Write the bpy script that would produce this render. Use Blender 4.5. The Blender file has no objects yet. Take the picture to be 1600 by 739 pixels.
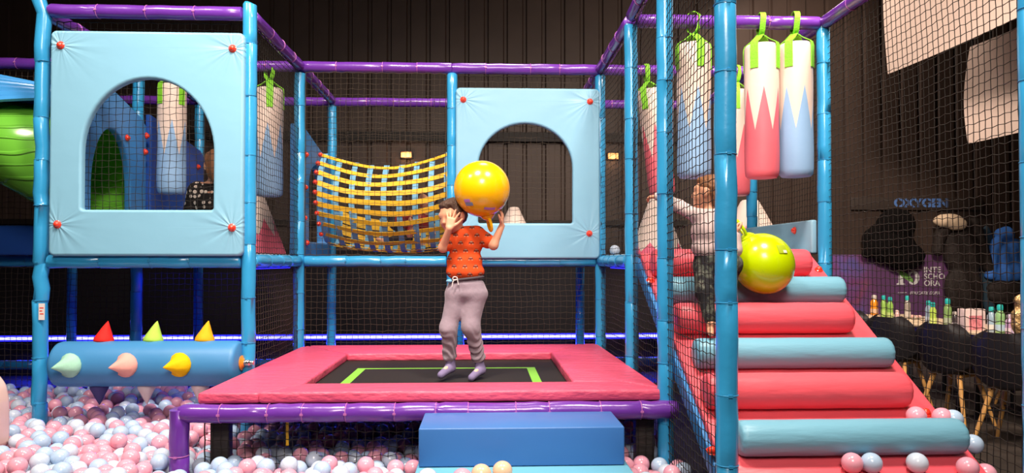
import bpy, bmesh, math, random
import numpy as np
from mathutils import Vector, Matrix, Euler, noise
R = math.radians
PI = math.pi
rnd = random.Random(7)
scene = bpy.context.scene
COL = scene.collection

# ------------------------------------------------------------------ camera
H = 1.35; F = 1100.0; YAW = R(2.34); PIT = R(1.0)
cam_d = bpy.data.cameras.new('camera'); cam = bpy.data.objects.new('camera', cam_d); COL.objects.link(cam)
cam.location = (0, 0, H)
cam.rotation_euler = (R(90) + PIT, 0, -YAW)
cam_d.sensor_width = 36; cam_d.lens = F / 1600 * 36; cam_d.shift_y = 19.3 / 1600
cam_d.clip_end = 100
scene.camera = cam
# ------------------------------------------------------------------ world, lamps, exposure
scene.view_settings.view_transform = 'Standard'
scene.view_settings.look = 'None'
scene.view_settings.gamma = 1
scene.view_settings.use_curve_mapping = False
scene.view_settings.exposure = -0.42
w = bpy.data.worlds.new('world'); scene.world = w; w.use_nodes = True
w.node_tree.nodes['Background'].inputs[0].default_value = (0.9, 0.8, 0.75, 1)
w.node_tree.nodes['Background'].inputs[1].default_value = 0.03

def area(loc, target, size, power, col, sy=None, spread=180):
    d = bpy.data.lights.new('overhead_area_light', 'AREA'); d.energy = power; d.color = col
    d.shape = 'RECTANGLE'; d.size = size; d.size_y = sy or size; d.spread = R(spread)
    o = bpy.data.objects.new('overhead_area_light', d); COL.objects.link(o)
    o.location = loc
    o.rotation_euler = (Vector(target) - Vector(loc)).to_track_quat('-Z', 'Y').to_euler()
    return o
WARM = (1.0, 0.86, 0.74)
area((-0.9, 2.5, 4.9), (-0.9, 4.7, 0.7), 0.6, 150, WARM, spread=125)
area((1.3, 2.3, 4.9), (1.4, 4.5, 0.7), 0.6, 150, WARM, spread=125)
area((-3.0, 2.6, 4.9), (-2.6, 4.4, 0.5), 0.6, 62, WARM, spread=125)
area((0.0, -1.2, 4.3), (0.0, 4.6, 1.1), 1.6, 120, WARM, spread=110)  # added front fill, unseen behind the camera
area((2.7, 3.6, 4.4), (4.9, 8.4, 1.3), 0.6, 200, (1.0, 0.80, 0.66), spread=130)  # unseen, placed to brighten the cafe side and the cloth banners
area((3.5, 8.6, 5.6), (5.6, 8.6, 1.4), 0.6, 110, (1.0, 0.80, 0.66), spread=150)  # added out of view so light reaches the smaller banner and the wall
area((0.2, 5.9, 5.4), (-0.2, 7.4, 0.2), 0.8, 60, WARM, spread=120)
BLUE = (0.02, 0.03, 1.0)

# ------------------------------------------------------------------ pixel helpers (where a thing of the photograph stands in the room)
def ray(px, py):
    xr = (px - 800) / F; u = -(py - 388.8) / F
    sp, cp = math.sin(PIT), math.cos(PIT)
    yf = cp - u * sp; zz = sp + u * cp
    s, c = math.sin(YAW), math.cos(YAW)
    return Vector((xr * c + yf * s, yf * c - xr * s, zz))
def PY(px, py, Y):
    d = ray(px, py); t = Y / d.y
    return Vector((d.x * t, Y, H + d.z * t))
def PZ(px, py, Z):
    d = ray(px, py); t = (Z - H) / d.z
    return Vector((d.x * t, d.y * t, Z))
def proj(v):
    X, Y, Z = v[0], v[1], v[2] - H
    s, c = math.sin(YAW), math.cos(YAW); xr = X * c - Y * s; yf = X * s + Y * c
    sp, cp = math.sin(PIT), math.cos(PIT); f = yf * cp + Z * sp; u = -yf * sp + Z * cp
    return 800 + F * xr / f, 388.8 - F * u / f

# ------------------------------------------------------------------ materials
def nt(m): return m.node_tree.nodes, m.node_tree.links
def mat(name, col, rough=0.5, spec=0.5, bump=0.0, bscale=20, coat=0.0, metal=0.0, emit=None, es=0.0, vary=0.0, bdist=0.01, stretch=None, sheen=0.0):
    m = bpy.data.materials.new(name); m.use_nodes = True
    N, L = nt(m); p = N['Principled BSDF']
    p.inputs['Base Color'].default_value = (*col, 1); p.inputs['Roughness'].default_value = rough
    p.inputs['Specular IOR Level'].default_value = spec; p.inputs['Metallic'].default_value = metal
    p.inputs['Coat Weight'].default_value = coat; p.inputs['Coat Roughness'].default_value = 0.12
    p.inputs['Sheen Weight'].default_value = sheen
    if emit: p.inputs['Emission Color'].default_value = (*emit, 1); p.inputs['Emission Strength'].default_value = es
    if bump or vary:
        tc = N.new('ShaderNodeTexCoord'); mp = N.new('ShaderNodeMapping'); L.new(tc.outputs['Object'], mp.inputs[0])
        if stretch: mp.inputs['Scale'].default_value = stretch
        n = N.new('ShaderNodeTexNoise'); n.inputs['Scale'].default_value = bscale; n.inputs['Detail'].default_value = 4
        L.new(mp.outputs[0], n.inputs['Vector'])
        if bump:
            b = N.new('ShaderNodeBump'); b.inputs['Strength'].default_value = bump; b.inputs['Distance'].default_value = bdist
            L.new(n.outputs['Fac'], b.inputs['Height']); L.new(b.outputs[0], p.inputs['Normal'])
        if vary:
            r = N.new('ShaderNodeValToRGB'); r.color_ramp.elements[0].position = 0.3; r.color_ramp.elements[1].position = 0.7
            r.color_ramp.elements[0].color = (*[max(0, c * (1 - vary)) for c in col], 1)
            r.color_ramp.elements[1].color = (*[min(1, c * (1 + vary)) for c in col], 1)
            L.new(n.outputs['Fac'], r.inputs[0]); L.new(r.outputs[0], p.inputs['Base Color'])
    return m
M = {}
M['sleeve'] = mat('blue_pvc_sleeve', (0.035, 0.34, 0.66), 0.28, 0.5, 0.25, 30, coat=0.4, bdist=0.004)
M['purple'] = mat('purple_pvc_sleeve', (0.15, 0.035, 0.36), 0.28, 0.5, 0.25, 30, coat=0.4, bdist=0.004)
M['tie_blue'] = mat('blue_tie', (0.03, 0.26, 0.5), 0.35)
M['tie_pink'] = mat('lilac_tie', (0.5, 0.16, 0.45), 0.35)
M['net'] = mat('black_net_cord', (0.02, 0.016, 0.013), 0.8, 0.3)
M['net_brown'] = mat('brown_net_cord', (0.05, 0.036, 0.026), 0.8, 0.3)  # lighter and browner than the black cord
M['pink'] = mat('pink_vinyl', (0.74, 0.095, 0.18), 0.42, 0.45, 0.6, 7, bdist=0.03, stretch=(1, 2.5, 2.5))
M['stairpink'] = mat('coral_vinyl', (0.82, 0.10, 0.135), 0.40, 0.45, 0.3, 9, bdist=0.015, stretch=(0.7, 3, 3))
M['rollblue'] = mat('dusty_blue_vinyl', (0.17, 0.42, 0.56), 0.42, 0.45, 0.3, 10, bdist=0.012, stretch=(0.7, 3, 3))
M['roller'] = mat('mid_blue_vinyl', (0.055, 0.25, 0.52), 0.45, 0.45, 0.15, 12, bdist=0.01)
M['step'] = mat('royal_blue_vinyl', (0.05, 0.18, 0.50), 0.38, 0.5, 0.1, 6, bdist=0.01)
M['steplight'] = mat('sky_blue_vinyl', (0.17, 0.5, 0.66), 0.4, 0.5, 0.1, 6, bdist=0.01)
M['deckpad'] = mat('pale_deck_vinyl', (0.42, 0.55, 0.66), 0.5, 0.4, 0.2, 10)
M['slideblue'] = mat('slide_blue_vinyl', (0.045, 0.23, 0.56), 0.35, 0.5, 0.15, 8)
M['slidedark'] = mat('deep_blue_vinyl', (0.02, 0.09, 0.42), 0.4, 0.5, 0.15, 8)
M['red'] = mat('red_button_plastic', (0.85, 0.05, 0.02), 0.25, 0.5, coat=0.5)
M['green'] = mat('lime_webbing', (0.22, 0.60, 0.03), 0.6, 0.3, 0.4, 90)
M['bagwhite'] = (0.86, 0.72, 0.64)
M['black'] = mat('black_plastic', (0.012, 0.012, 0.014), 0.5, 0.4)
M['blackpost'] = mat('dark_brown_steel', (0.03, 0.024, 0.022), 0.6, 0.4)
M['mat'] = mat('trampoline_mesh', (0.02, 0.016, 0.015), 0.75, 0.25, 0.5, 300, bdist=0.002)
M['stripe'] = mat('green_line_print', (0.22, 0.55, 0.05), 0.6)
M['strapyellow'] = mat('yellow_webbing', (0.86, 0.50, 0.03), 0.55, 0.3, 0.3, 60, bdist=0.003)
M['strapblue'] = mat('blue_webbing', (0.17, 0.42, 0.62), 0.55, 0.3, 0.3, 60, bdist=0.003)
M['wood'] = mat('beech_wood', (0.62, 0.33, 0.10), 0.45, 0.4, 0.1, 8, vary=0.2, stretch=(6, 6, 1))
M['tabletop'] = mat('light_wood_top', (0.72, 0.56, 0.38), 0.45, 0.4, vary=0.1, bscale=6, stretch=(1, 6, 1), bump=0.05)
M['shell'] = mat('black_shell', (0.012, 0.011, 0.014), 0.45, 0.4)
M['floor'] = mat('dark_floor', (0.045, 0.036, 0.03), 0.55, 0.4, 0.2, 3, vary=0.35)
M['pitfloor'] = mat('dark_pit_floor', (0.03, 0.028, 0.035), 0.6, 0.4, 0.2, 6, vary=0.2)
M['wall'] = mat('brown_metal_cladding', (0.055, 0.036, 0.028), 0.55, 0.35, 0.1, 3, vary=0.12)
M['rail'] = mat('dark_girder', (0.012, 0.009, 0.008), 0.6, 0.3)
M['ceil'] = mat('black_ceiling', (0.008, 0.007, 0.007), 0.8, 0.2)
M['led'] = mat('blue_led', (0.1, 0.1, 1), 0.5, emit=(0.02, 0.02, 1.0), es=2.4)
M['ledcore'] = mat('blue_led_core', (0.5, 0.5, 1), 0.5, emit=(0.72, 0.72, 1.0), es=2.2)
M['cloth_w'] = mat('white_banner_cloth', (0.60, 0.48, 0.42), 0.8, 0.2, 0.3, 4, bdist=0.02)
M['skin'] = mat('skin', (0.68, 0.33, 0.20), 0.5, 0.35, 0.05, 60)
M['hair_dark'] = mat('dark_brown_hair', (0.075, 0.038, 0.024), 0.55, 0.4, 0.9, 60, bdist=0.008, stretch=(3, 1, 1))
M['hair_brown'] = mat('brown_hair', (0.22, 0.09, 0.035), 0.55, 0.4, 0.9, 60, bdist=0.008, stretch=(3, 1, 1))
M['eyewhite'] = mat('eye_white', (0.8, 0.78, 0.75), 0.2)
M['iris'] = mat('dark_iris', (0.03, 0.015, 0.01), 0.15)
M['lips'] = mat('lips', (0.55, 0.17, 0.14), 0.45)
M['sock'] = mat('violet_grey_sock', (0.22, 0.18, 0.33), 0.9, 0.2, 0.4, 150, bdist=0.003)
M['sockpatch'] = mat('tan_sock_print', (0.62, 0.48, 0.36), 0.9, 0.2)
M['pants'] = mat('grey_marl_jersey', (0.28, 0.225, 0.27), 0.9, 0.15, 0.5, 25, vary=0.06, bdist=0.008, sheen=0.2)
M['sweater'] = mat('pale_marl_sweater', (0.58, 0.45, 0.44), 0.9, 0.15, 0.5, 22, vary=0.08, bdist=0.008)
M['waist'] = mat('dark_waistband', (0.06, 0.05, 0.06), 0.8)
M['cord'] = mat('white_drawcord', (0.75, 0.7, 0.68), 0.7)
M['chrome'] = mat('polished_metal', (0.7, 0.65, 0.6), 0.2, metal=1)
M['orange'] = mat('orange_plastic', (0.9, 0.28, 0.02), 0.35)
M['ball_pink'] = mat('pink_ball_plastic', (0.82, 0.38, 0.49), 0.22, 0.5, coat=0.2)
M['ball_blue'] = mat('pale_blue_ball_plastic', (0.46, 0.62, 0.82), 0.22, 0.5, coat=0.2)
M['ball_white'] = mat('ice_white_ball_plastic', (0.60, 0.70, 0.84), 0.22, 0.5, coat=0.2)
M['ball_peach'] = mat('peach_ball_plastic', (0.88, 0.55, 0.36), 0.25, 0.5, coat=0.2)

def foam_panel_mat(name, col, centres):
    """quilted vinyl: creases fan out from each button"""
    m = mat(name, col, 0.42, 0.45)
    N, L = nt(m); p = N['Principled BSDF']
    tc = N.new('ShaderNodeTexCoord')
    def math_(op, a, b=None):
        n = N.new('ShaderNodeMath'); n.operation = op
        for i, v in enumerate((a, b)):
            if v is None: continue
            if isinstance(v, (int, float)): n.inputs[i].default_value = v
            else: L.new(v, n.inputs[i])
        return n.outputs[0]
    n0 = N.new('ShaderNodeTexNoise'); n0.inputs['Scale'].default_value = 5; n0.inputs['Detail'].default_value = 3
    L.new(tc.outputs['Object'], n0.inputs['Vector'])
    tot = math_('MULTIPLY', n0.outputs['Fac'], 0.5)
    for i, c in enumerate(centres):
        vs = N.new('ShaderNodeVectorMath'); vs.operation = 'SUBTRACT'; vs.inputs[1].default_value = (c[0], 0, c[1])
        L.new(tc.outputs['Object'], vs.inputs[0])
        sx = N.new('ShaderNodeSeparateXYZ'); L.new(vs.outputs[0], sx.inputs[0])
        ang = math_('ARCTAN2', sx.outputs[2], sx.outputs[0])
        r2 = math_('SQRT', math_('ADD', math_('MULTIPLY', sx.outputs[0], sx.outputs[0]), math_('MULTIPLY', sx.outputs[2], sx.outputs[2])))
        nn = N.new('ShaderNodeTexNoise'); nn.noise_dimensions = '1D'; nn.inputs['Scale'].default_value = 2.6; nn.inputs['Detail'].default_value = 1
        L.new(math_('ADD', ang, 7.0 * i + 3), nn.inputs['W'])
        fall = math_('POWER', 2.718, math_('MULTIPLY', r2, -8.0))
        tot = math_('ADD', tot, math_('MULTIPLY', math_('MULTIPLY', nn.outputs['Fac'], fall), 2.2))
    b = N.new('ShaderNodeBump'); b.inputs['Strength'].default_value = 0.4; b.inputs['Distance'].default_value = 0.018
    L.new(tot, b.inputs['Height']); L.new(b.outputs[0], p.inputs['Normal'])
    return m

# ------------------------------------------------------------------ mesh building
class MB:
    def __init__(s): s.v = []; s.f = []; s.m = []; s.mi = 0
    def add(s, vs, fs, M4=None):
        o = len(s.v)
        for p in vs: s.v.append(tuple(M4 @ Vector(p)) if M4 else tuple(p))
        for f in fs: s.f.append([o + i for i in f]); s.m.append(s.mi)
        return s
    def box(s, lo, hi, bev=0.0, M4=None):
        if bev <= 0:
            x0, y0, z0 = lo; x1, y1, z1 = hi
            return s.add([(x0, y0, z0), (x1, y0, z0), (x1, y1, z0), (x0, y1, z0), (x0, y0, z1), (x1, y0, z1), (x1, y1, z1), (x0, y1, z1)],
                         [(0, 3, 2, 1), (4, 5, 6, 7), (0, 1, 5, 4), (1, 2, 6, 5), (2, 3, 7, 6), (3, 0, 4, 7)], M4)
        bm = bmesh.new(); bmesh.ops.create_cube(bm, size=1)
        for v in bm.verts: v.co = Vector([lo[i] + (v.co[i] + 0.5) * (hi[i] - lo[i]) for i in range(3)])
        bmesh.ops.bevel(bm, geom=bm.edges[:], offset=bev, segments=3, profile=0.5, affect='EDGES')
        return s.bm(bm, M4)
    def bm(s, bm, M4=None):
        bm.verts.ensure_lookup_table(); bm.verts.index_update()
        s.add([v.co[:] for v in bm.verts], [[v.index for v in f.verts] for f in bm.faces], M4); bm.free(); return s
    def tube(s, pts, rad, n=12, caps=True, closed=False):
        pts = [Vector(p) for p in pts]; k = len(pts)
        rad = rad if isinstance(rad, (list, tuple)) else [rad] * k
        o = len(s.v); up = None; rings = []
        for i, p in enumerate(pts):
            if closed: t = (pts[(i + 1) % k] - pts[i - 1]).normalized()
            else: t = (pts[min(i + 1, k - 1)] - pts[max(i - 1, 0)]).normalized()
            if up is None:
                up = Vector((0, 0, 1)) if abs(t.z) < 0.9 else Vector((1, 0, 0))
            a = (up - t * up.dot(t)).normalized(); up = a; b = t.cross(a)
            rings.append([p + (a * math.cos(2 * PI * j / n) + b * math.sin(2 * PI * j / n)) * rad[i] for j in range(n)])
        vs = [v for r_ in rings for v in r_]; fs = []
        for i in range(k if closed else k - 1):
            for j in range(n):
                a0 = i * n + j; a1 = i * n + (j + 1) % n; b0 = ((i + 1) % k) * n + j; b1 = ((i + 1) % k) * n + (j + 1) % n
                fs.append((a0, a1, b1, b0))
        if caps and not closed:
            fs.append(tuple(range(n))[::-1]); fs.append(tuple((k - 1) * n + j for j in range(n)))
        return s.add(vs, fs)
    def ribbon(s, pts, side, wd, th=0.004):
        """flat strap: rectangle swept along pts, 'side' a vector or a list of them = the width direction"""
        pts = [Vector(p) for p in pts]; k = len(pts); vs = []; fs = []
        for i, p in enumerate(pts):
            t = (pts[min(i + 1, k - 1)] - pts[max(i - 1, 0)]).normalized()
            sd = Vector(side[i] if isinstance(side, list) else side); sd = (sd - t * sd.dot(t)).normalized(); nn = t.cross(sd)
            for a, b in ((-1, -1), (1, -1), (1, 1), (-1, 1)): vs.append(p + sd * a * wd / 2 + nn * b * th / 2)
        for i in range(k - 1):
            for j in range(4): fs.append((i * 4 + j, i * 4 + (j + 1) % 4, i * 4 + 4 + (j + 1) % 4, i * 4 + 4 + j))
        fs.append((3, 2, 1, 0)); fs.append(tuple((k - 1) * 4 + j for j in range(4)))
        return s.add(vs, fs)
    def lathe(s, prof, n=32, M4=None):
        vs = []; fs = []
        for r_, z in prof:
            for j in range(n): vs.append((r_ * math.cos(2 * PI * j / n), r_ * math.sin(2 * PI * j / n), z))
        for i in range(len(prof) - 1):
            for j in range(n): fs.append((i * n + j, i * n + (j + 1) % n, (i + 1) * n + (j + 1) % n, (i + 1) * n + j))
        fs.append(tuple(range(n))[::-1]); fs.append(tuple((len(prof) - 1) * n + j for j in range(n)))
        return s.add(vs, fs, M4)
    def ball(s, c, r, sub=3, scale=(1, 1, 1), rot=None):
        bm = bmesh.new(); bmesh.ops.create_icosphere(bm, subdivisions=sub, radius=1)
        m4 = Matrix.Translation(Vector(c)) @ (rot.to_4x4() if rot else Matrix()) @ Matrix.Diagonal((r * scale[0], r * scale[1], r * scale[2], 1))
        return s.bm(bm, m4)
    def prism(s, poly, d0, d1, axis='Y', bev=0):
        """polygon (a,b) extruded along axis from d0 to d1"""
        def P(a, b, d): return {'Y': (a, d, b), 'X': (d, a, b), 'Z': (a, b, d)}[axis]
        n = len(poly); bm = bmesh.new()
        v0 = [bm.verts.new(P(a, b, d0)) for a, b in poly]; v1 = [bm.verts.new(P(a, b, d1)) for a, b in poly]
        bm.faces.new(v0); bm.faces.new(v1[::-1])
        for i in range(n): bm.faces.new((v0[i], v1[i], v1[(i + 1) % n], v0[(i + 1) % n]))
        bmesh.ops.recalc_face_normals(bm, faces=bm.faces[:])
        if bev: bmesh.ops.bevel(bm, geom=bm.edges[:], offset=bev, segments=3, profile=0.5, affect='EDGES')
        return s.bm(bm)
    def grid(s, fn, nu, nv, thick=None):
        """surface fn(u,v)->Vector, optionally given a thickness"""
        P = [[Vector(fn(i / nu, j / nv)) for j in range(nv + 1)] for i in range(nu + 1)]
        if thick is None:
            vs = [P[i][j] for i in range(nu + 1) for j in range(nv + 1)]
            fs = [(i * (nv + 1) + j, (i + 1) * (nv + 1) + j, (i + 1) * (nv + 1) + j + 1, i * (nv + 1) + j + 1) for i in range(nu) for j in range(nv)]
            return s.add(vs, fs)
        vs = []; W = nv + 1
        for sgn in (0, 1):
            for i in range(nu + 1):
                for j in range(nv + 1):
                    a = P[min(i + 1, nu)][j] - P[max(i - 1, 0)][j]; b = P[i][min(j + 1, nv)] - P[i][max(j - 1, 0)]
                    nrm = a.cross(b); nrm = nrm.normalized() if nrm.length > 1e-9 else Vector((0, 0, 1))
                    vs.append(P[i][j] + nrm * (thick * sgn))
        o = (nu + 1) * W; fs = []
        for i in range(nu):
            for j in range(nv):
                q = (i * W + j, (i + 1) * W + j, (i + 1) * W + j + 1, i * W + j + 1)
                fs.append(q[::-1]); fs.append(tuple(o + k for k in q))
        for i in range(nu):
            for j in (0, nv):
                q = (i * W + j, (i + 1) * W + j, o + (i + 1) * W + j, o + i * W + j); fs.append(q if j == 0 else q[::-1])
        for j in range(nv):
            for i in (0, nu):
                q = (i * W + j, i * W + j + 1, o + i * W + j + 1, o + i * W + j); fs.append(q[::-1] if i == 0 else q)
        return s.add(vs, fs)

ORG = {}
def wpos(o): return ORG.get(o.name, Vector((0, 0, 0)))
def build(mb, name, m, parent=None, loc=None, smooth=True, local=False, auto=35):
    """link ONE mesh object; vertices are given in world space unless local"""
    me = bpy.data.meshes.new(name)
    org = wpos(parent) if parent is not None else (Vector(loc) if loc is not None else Vector((0, 0, 0)))
    off = Vector((0, 0, 0)) if local else org
    me.from_pydata([(v[0] - off.x, v[1] - off.y, v[2] - off.z) for v in mb.v], [], mb.f)
    ms = m if isinstance(m, (list, tuple)) else [m]
    for k in ms: me.materials.append(k)
    if len(ms) > 1: me.polygons.foreach_set('material_index', mb.m)
    me.update()
    bm = bmesh.new(); bm.from_mesh(me); bmesh.ops.recalc_face_normals(bm, faces=bm.faces[:]); bm.to_mesh(me); bm.free()
    if smooth:
        me.polygons.foreach_set('use_smooth', [True] * len(me.polygons))
        if auto and auto < 180: me.set_sharp_from_angle(angle=R(auto))
    o = bpy.data.objects.new(name, me); COL.objects.link(o)
    if parent is not None:
        o.parent = parent; ORG[o.name] = org
    else:
        o.location = org; ORG[o.name] = org
    return o
def tag(o, label, cat, group=None, kind=None):
    o['label'] = label; o['category'] = cat
    if group: o['group'] = group
    if kind: o['kind'] = kind
    return o
def thing(name, label, cat, loc, group=None):
    o = bpy.data.objects.new(name, None); o.empty_display_size = 0.05; COL.objects.link(o); o.location = loc
    ORG[o.name] = Vector(loc); return tag(o, label, cat, group)
def struct(name, mb, m, smooth=False):
    o = build(mb, name, m, smooth=smooth); o['kind'] = 'structure'; return o
def copy_tree(o, parent=None):
    c = o.copy(); COL.objects.link(c)
    if parent is not None: c.parent = parent
    for ch in list(o.children): copy_tree(ch, c)
    return c

# ------------------------------------------------------------------ THE ROOM
YW = 10.0
struct('floor', MB().box((-9, -3, -0.1), (9, YW + 0.3, 0.0)), M['floor'])
pf = MB(); pf.box((-5.2, 1.6, 0.0), (2.26, 7.28, 0.2))
struct('floor_pit', pf, M['pitfloor'])
def ribbed_wall(x0, x1, y, z1, pitch=0.275, d=0.035):
    mb = MB(); pts = []; x = x0
    while x < x1:
        for dx, dy in ((0, 0), (0.205, 0), (0.222, d), (0.258, d), (pitch, 0)): pts.append((x + dx, y + dy))
        x += pitch
    vs = []; fs = []
    for (a, b) in pts: vs += [(a, b, 0), (a, b, z1)]
    for i in range(len(pts) - 1): fs.append((2 * i, 2 * i + 2, 2 * i + 3, 2 * i + 1))
    mb.add(vs, fs); mb.box((x0, y + 0.06, 0), (x1, y + 0.2, z1))
    return mb
struct('wall_back', ribbed_wall(-9, 9, YW, 6.0), M['wall'])
struct('wall_left', MB().box((-9.2, -3, 0), (-9, YW + 0.2, 6)), M['wall'])
struct('wall_right', MB().box((9, -3, 0), (9.2, YW + 0.2, 6)), M['wall'])
struct('wall_front', MB().box((-9, -3.2, 0), (9, -3, 6)), M['wall'])
struct('ceiling', MB().box((-9.2, -3.2, 6), (9.2, YW + 0.2, 6.1)), M['ceil'])
g = MB(); g.box((-9, YW - 0.10, 3.04), (2.9, YW - 0.002, 3.17)); struct('trim_1', g, M['rail'])
g = MB(); g.box((-9, YW - 0.08, 1.86), (2.9, YW - 0.002, 1.93)); struct('trim_2', g, M['rail'])
g = MB(); g.box((-9, YW - 0.03, 0.0), (2.9, YW - 0.002, 1.50)); struct('trim_3', g, mat('dark_lower_band', (0.012, 0.010, 0.014), 0.6, 0.3))  # darker band across the lower back wall
g = MB(); g.box((-5.2, 7.28, 0.0), (2.26, 7.36, 0.56)); struct('wall_low', g, M['rail'])
# blue LED line on top of the low wall behind the play frame
t = thing('led_strip', 'long glowing blue LED line running behind the play frame', 'light strip', (-1.5, 7.27, 0.56))
build(MB().box((-5.2, 7.262, 0.562), (1.92, 7.285, 0.588)), 'led_tube', M['ledcore'], t, smooth=False)
build(MB().box((-5.2, 7.262, 0.5885), (1.92, 7.285, 0.602)), 'profile', M['led'], t, smooth=False)
build(MB().box((-5.2, 7.262, 0.546), (1.92, 7.285, 0.5615)), 'profile', M['led'], t, smooth=False)
for x in (-4, -2.6, -1.2, 0.2, 1.2):
    d = bpy.data.lights.new('led_glow', 'AREA'); d.energy = 12; d.color = BLUE; d.shape = 'RECTANGLE'; d.size = 1.3; d.size_y = 0.04
    o = bpy.data.objects.new('led_glow', d); COL.objects.link(o); o.location = (x, 7.22, 0.5); o.rotation_euler = (R(62), 0, 0); o.rotation_euler = (-R(50), 0, 0)
# wall lamps
for px, py, lab in ((635, 242, 'small glowing orange wall lamp above the strap bridge'), (958, 244, 'small glowing orange wall lamp seen through the right side net')):
    p = PY(px, py, YW - 0.05)
    t = thing('wall_lamp', lab, 'lamp', p)
    build(MB().box((p.x - 0.075, p.y - 0.03, p.z - 0.042), (p.x + 0.075, p.y, p.z + 0.042), 0.012), 'diffuser', mat('lamp_glow', (1, 0.6, 0.3), emit=(1.0, 0.30, 0.06), es=2.6), t)
    build(MB().box((p.x - 0.09, p.y, p.z - 0.055), (p.x + 0.09, p.y + 0.048, p.z + 0.055), 0.008), 'housing', M['black'], t)
    l = bpy.data.lights.new('wall_lamp_light', 'POINT'); l.energy = 3.0; l.color = (1, 0.5, 0.22); l.shadow_soft_size = 0.05
    o = bpy.data.objects.new('wall_lamp_light', l); COL.objects.link(o); o.location = (p.x, p.y - 0.12, p.z - 0.06)

# ------------------------------------------------------------------ THE PLAY FRAME
X0, X1, X2, X3, X4 = -2.72, -1.46, -0.25, 0.945, 2.19
XM = -3.9
YA, YB, YC, YD, YZ = 4.45, 5.65, 6.85, 3.62, 2.72
TZ = 2.90; DZ = 1.35; RP = 0.0425; FL = 0.2
frame = thing('play_frame', 'tall soft-play frame of foam sleeved pipes, blue posts and purple top beams', 'play structure', (0, 5.65, FL))
def ring_mesh(p, t, r, name, m, parent):
    t = t.normalized(); up = Vector((0, 0, 1)) if abs(t.z) < 0.9 else Vector((1, 0, 0)); a = (up - t * up.dot(t)).normalized(); b = t.cross(a)
    mb = MB(); pts = [p + (a * math.cos(2 * PI * k / 18) + b * math.sin(2 * PI * k / 18)) * r for k in range(18)]
    mb.tube(pts, 0.0024, 6, closed=True)
    q = p + (-Vector((0, 1, 0))) * (r - 0.001)
    mb.box((q.x - 0.008, q.y - 0.005, q.z - 0.005), (q.x + 0.008, q.y + 0.002, q.z + 0.005))
    return build(mb, name, m, parent)
def sleeve(name, p, q, m, tie, parent, r=RP, seg=0.31, wob=0.0022, tip=None, label=None):
    p, q = Vector(p), Vector(q); L = (q - p).length; t = (q - p) / L
    n = max(1, round(L / seg)); ts = [0.0]; cuts = []
    for i in range(1, n): cuts.append((i + rnd.uniform(-0.18, 0.18)) / n)
    pts = []; rr = []
    def add(u, rad):
        pts.append(p + t * (u * L) + Vector((rnd.uniform(-wob, wob), rnd.uniform(-wob, wob), rnd.uniform(-wob, wob))) * (1 if 0 < u < 1 else 0)); rr.append(rad)
    edges = [0.0] + cuts + [1.0]; e = 0.006 / L
    for i in range(len(edges) - 1):
        a, b = edges[i], edges[i + 1]
        add(a, r * 0.965 if i else r * 0.88); add(a + 1.2 * e, r * 0.992)
        for k in (0.3, 0.6): add(a + (b - a) * k, r * rnd.uniform(0.992, 1.006))
        add(b - 1.2 * e, r * 0.992)
    add(1.0, r * 0.86)
    if tip: pts.append(q + Vector(tip)); rr.append(r * 0.97)
    mb = MB(); mb.tube(pts, rr, 20)
    o = build(mb, name, m, parent, auto=80)
    if label: o['label'] = label
    for c in cuts:
        ring_mesh(p + t * (c * L), t, r * 1.0, 'cable_tie', tie, o)
    return o
def post(x, y, z0=FL, z1=TZ - 0.05, **k): return sleeve('post', (x, y, z0), (x, y, z1), M['sleeve'], M['tie_blue'], frame, **k)
post(X0, YA, z1=2.88, wob=0.007, tip=(-0.035, 0, 0.10)); post(X1, YA, z1=2.96)
for x in (XM, X0, X1, X2, X3, X4): post(x, YB)
for x in (XM, X0, X1, X3, X4): post(x, YC)
post(X2 + 0.02, YC)
post(X3, YA, z1=2.86); post(X4 + 0.01, YA, z1=2.88)
post(X3, YD, z1=TZ + 0.25)
post(X3 + 0.005, YZ, z0=FL, z1=TZ + 0.1, seg=0.3)
Z4X = PY(1613, 300, YZ).x; post(Z4X, YZ, z1=TZ + 0.1)
def beam(p, q, **k): return sleeve('top_beam', p, q, M['purple'], M['tie_pink'], frame, **k)
def pipe(p, q, **k): return sleeve('deck_beam', p, q, M['sleeve'], M['tie_blue'], frame, **k)
g_ = 0.045
beam((X0 + g_, YA, TZ), (X1 - g_, YA, TZ)); beam((X3 + 0.03, YA, TZ - 0.01), (X4 - 0.02, YA, TZ - 0.01), seg=0.42)
for a, b in ((XM, X0), (X0, X1), (X1, X2), (X2, X3), (X3, X4)):
    beam((a, YB, TZ), (b, YB, TZ)); beam((a, YC, TZ - 0.01), (b, YC, TZ - 0.01))
for x in (X0, X1, X3, X4):
    beam((x, YA + 0.03, TZ - 0.005), (x, YB - 0.03, TZ)); beam((x, YB + 0.03, TZ), (x, YC - 0.03, TZ))
beam((X3, YA - 0.03, TZ + 0.01), (X3, YD + 0.0, TZ + 0.06)); beam((X3, YD, TZ + 0.06), (X3, YZ + 0.03, TZ + 0.1))
beam((X4 + 0.01, YA - 0.04, TZ - 0.01), (Z4X, YZ + 0.03, TZ - 0.02))
pipe((X0 + g_, YA, DZ), (X1 - g_, YA, DZ))
for a, b in ((XM, X0), (X0, X1), (X1, X2), (X2, X3), (X3, X4)):
    pipe((a + g_, YB, DZ), (b - g_, YB, DZ)); pipe((a + g_, YC, 0.37), (b - g_, YC, 0.37))
pipe((-5.1, YC, 0.37), (XM - g_, YC, 0.37)); post(-5.1, YC); beam((-5.1, YC, TZ - 0.01), (XM, YC, TZ - 0.01))
for x in (X0, X1, X3): pipe((x, YA + g_, DZ), (x, YB - g_, DZ)); 
for x in (X0, X1, X3, X4): pipe((x, YB + g_, DZ), (x, YC - g_, DZ))
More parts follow.
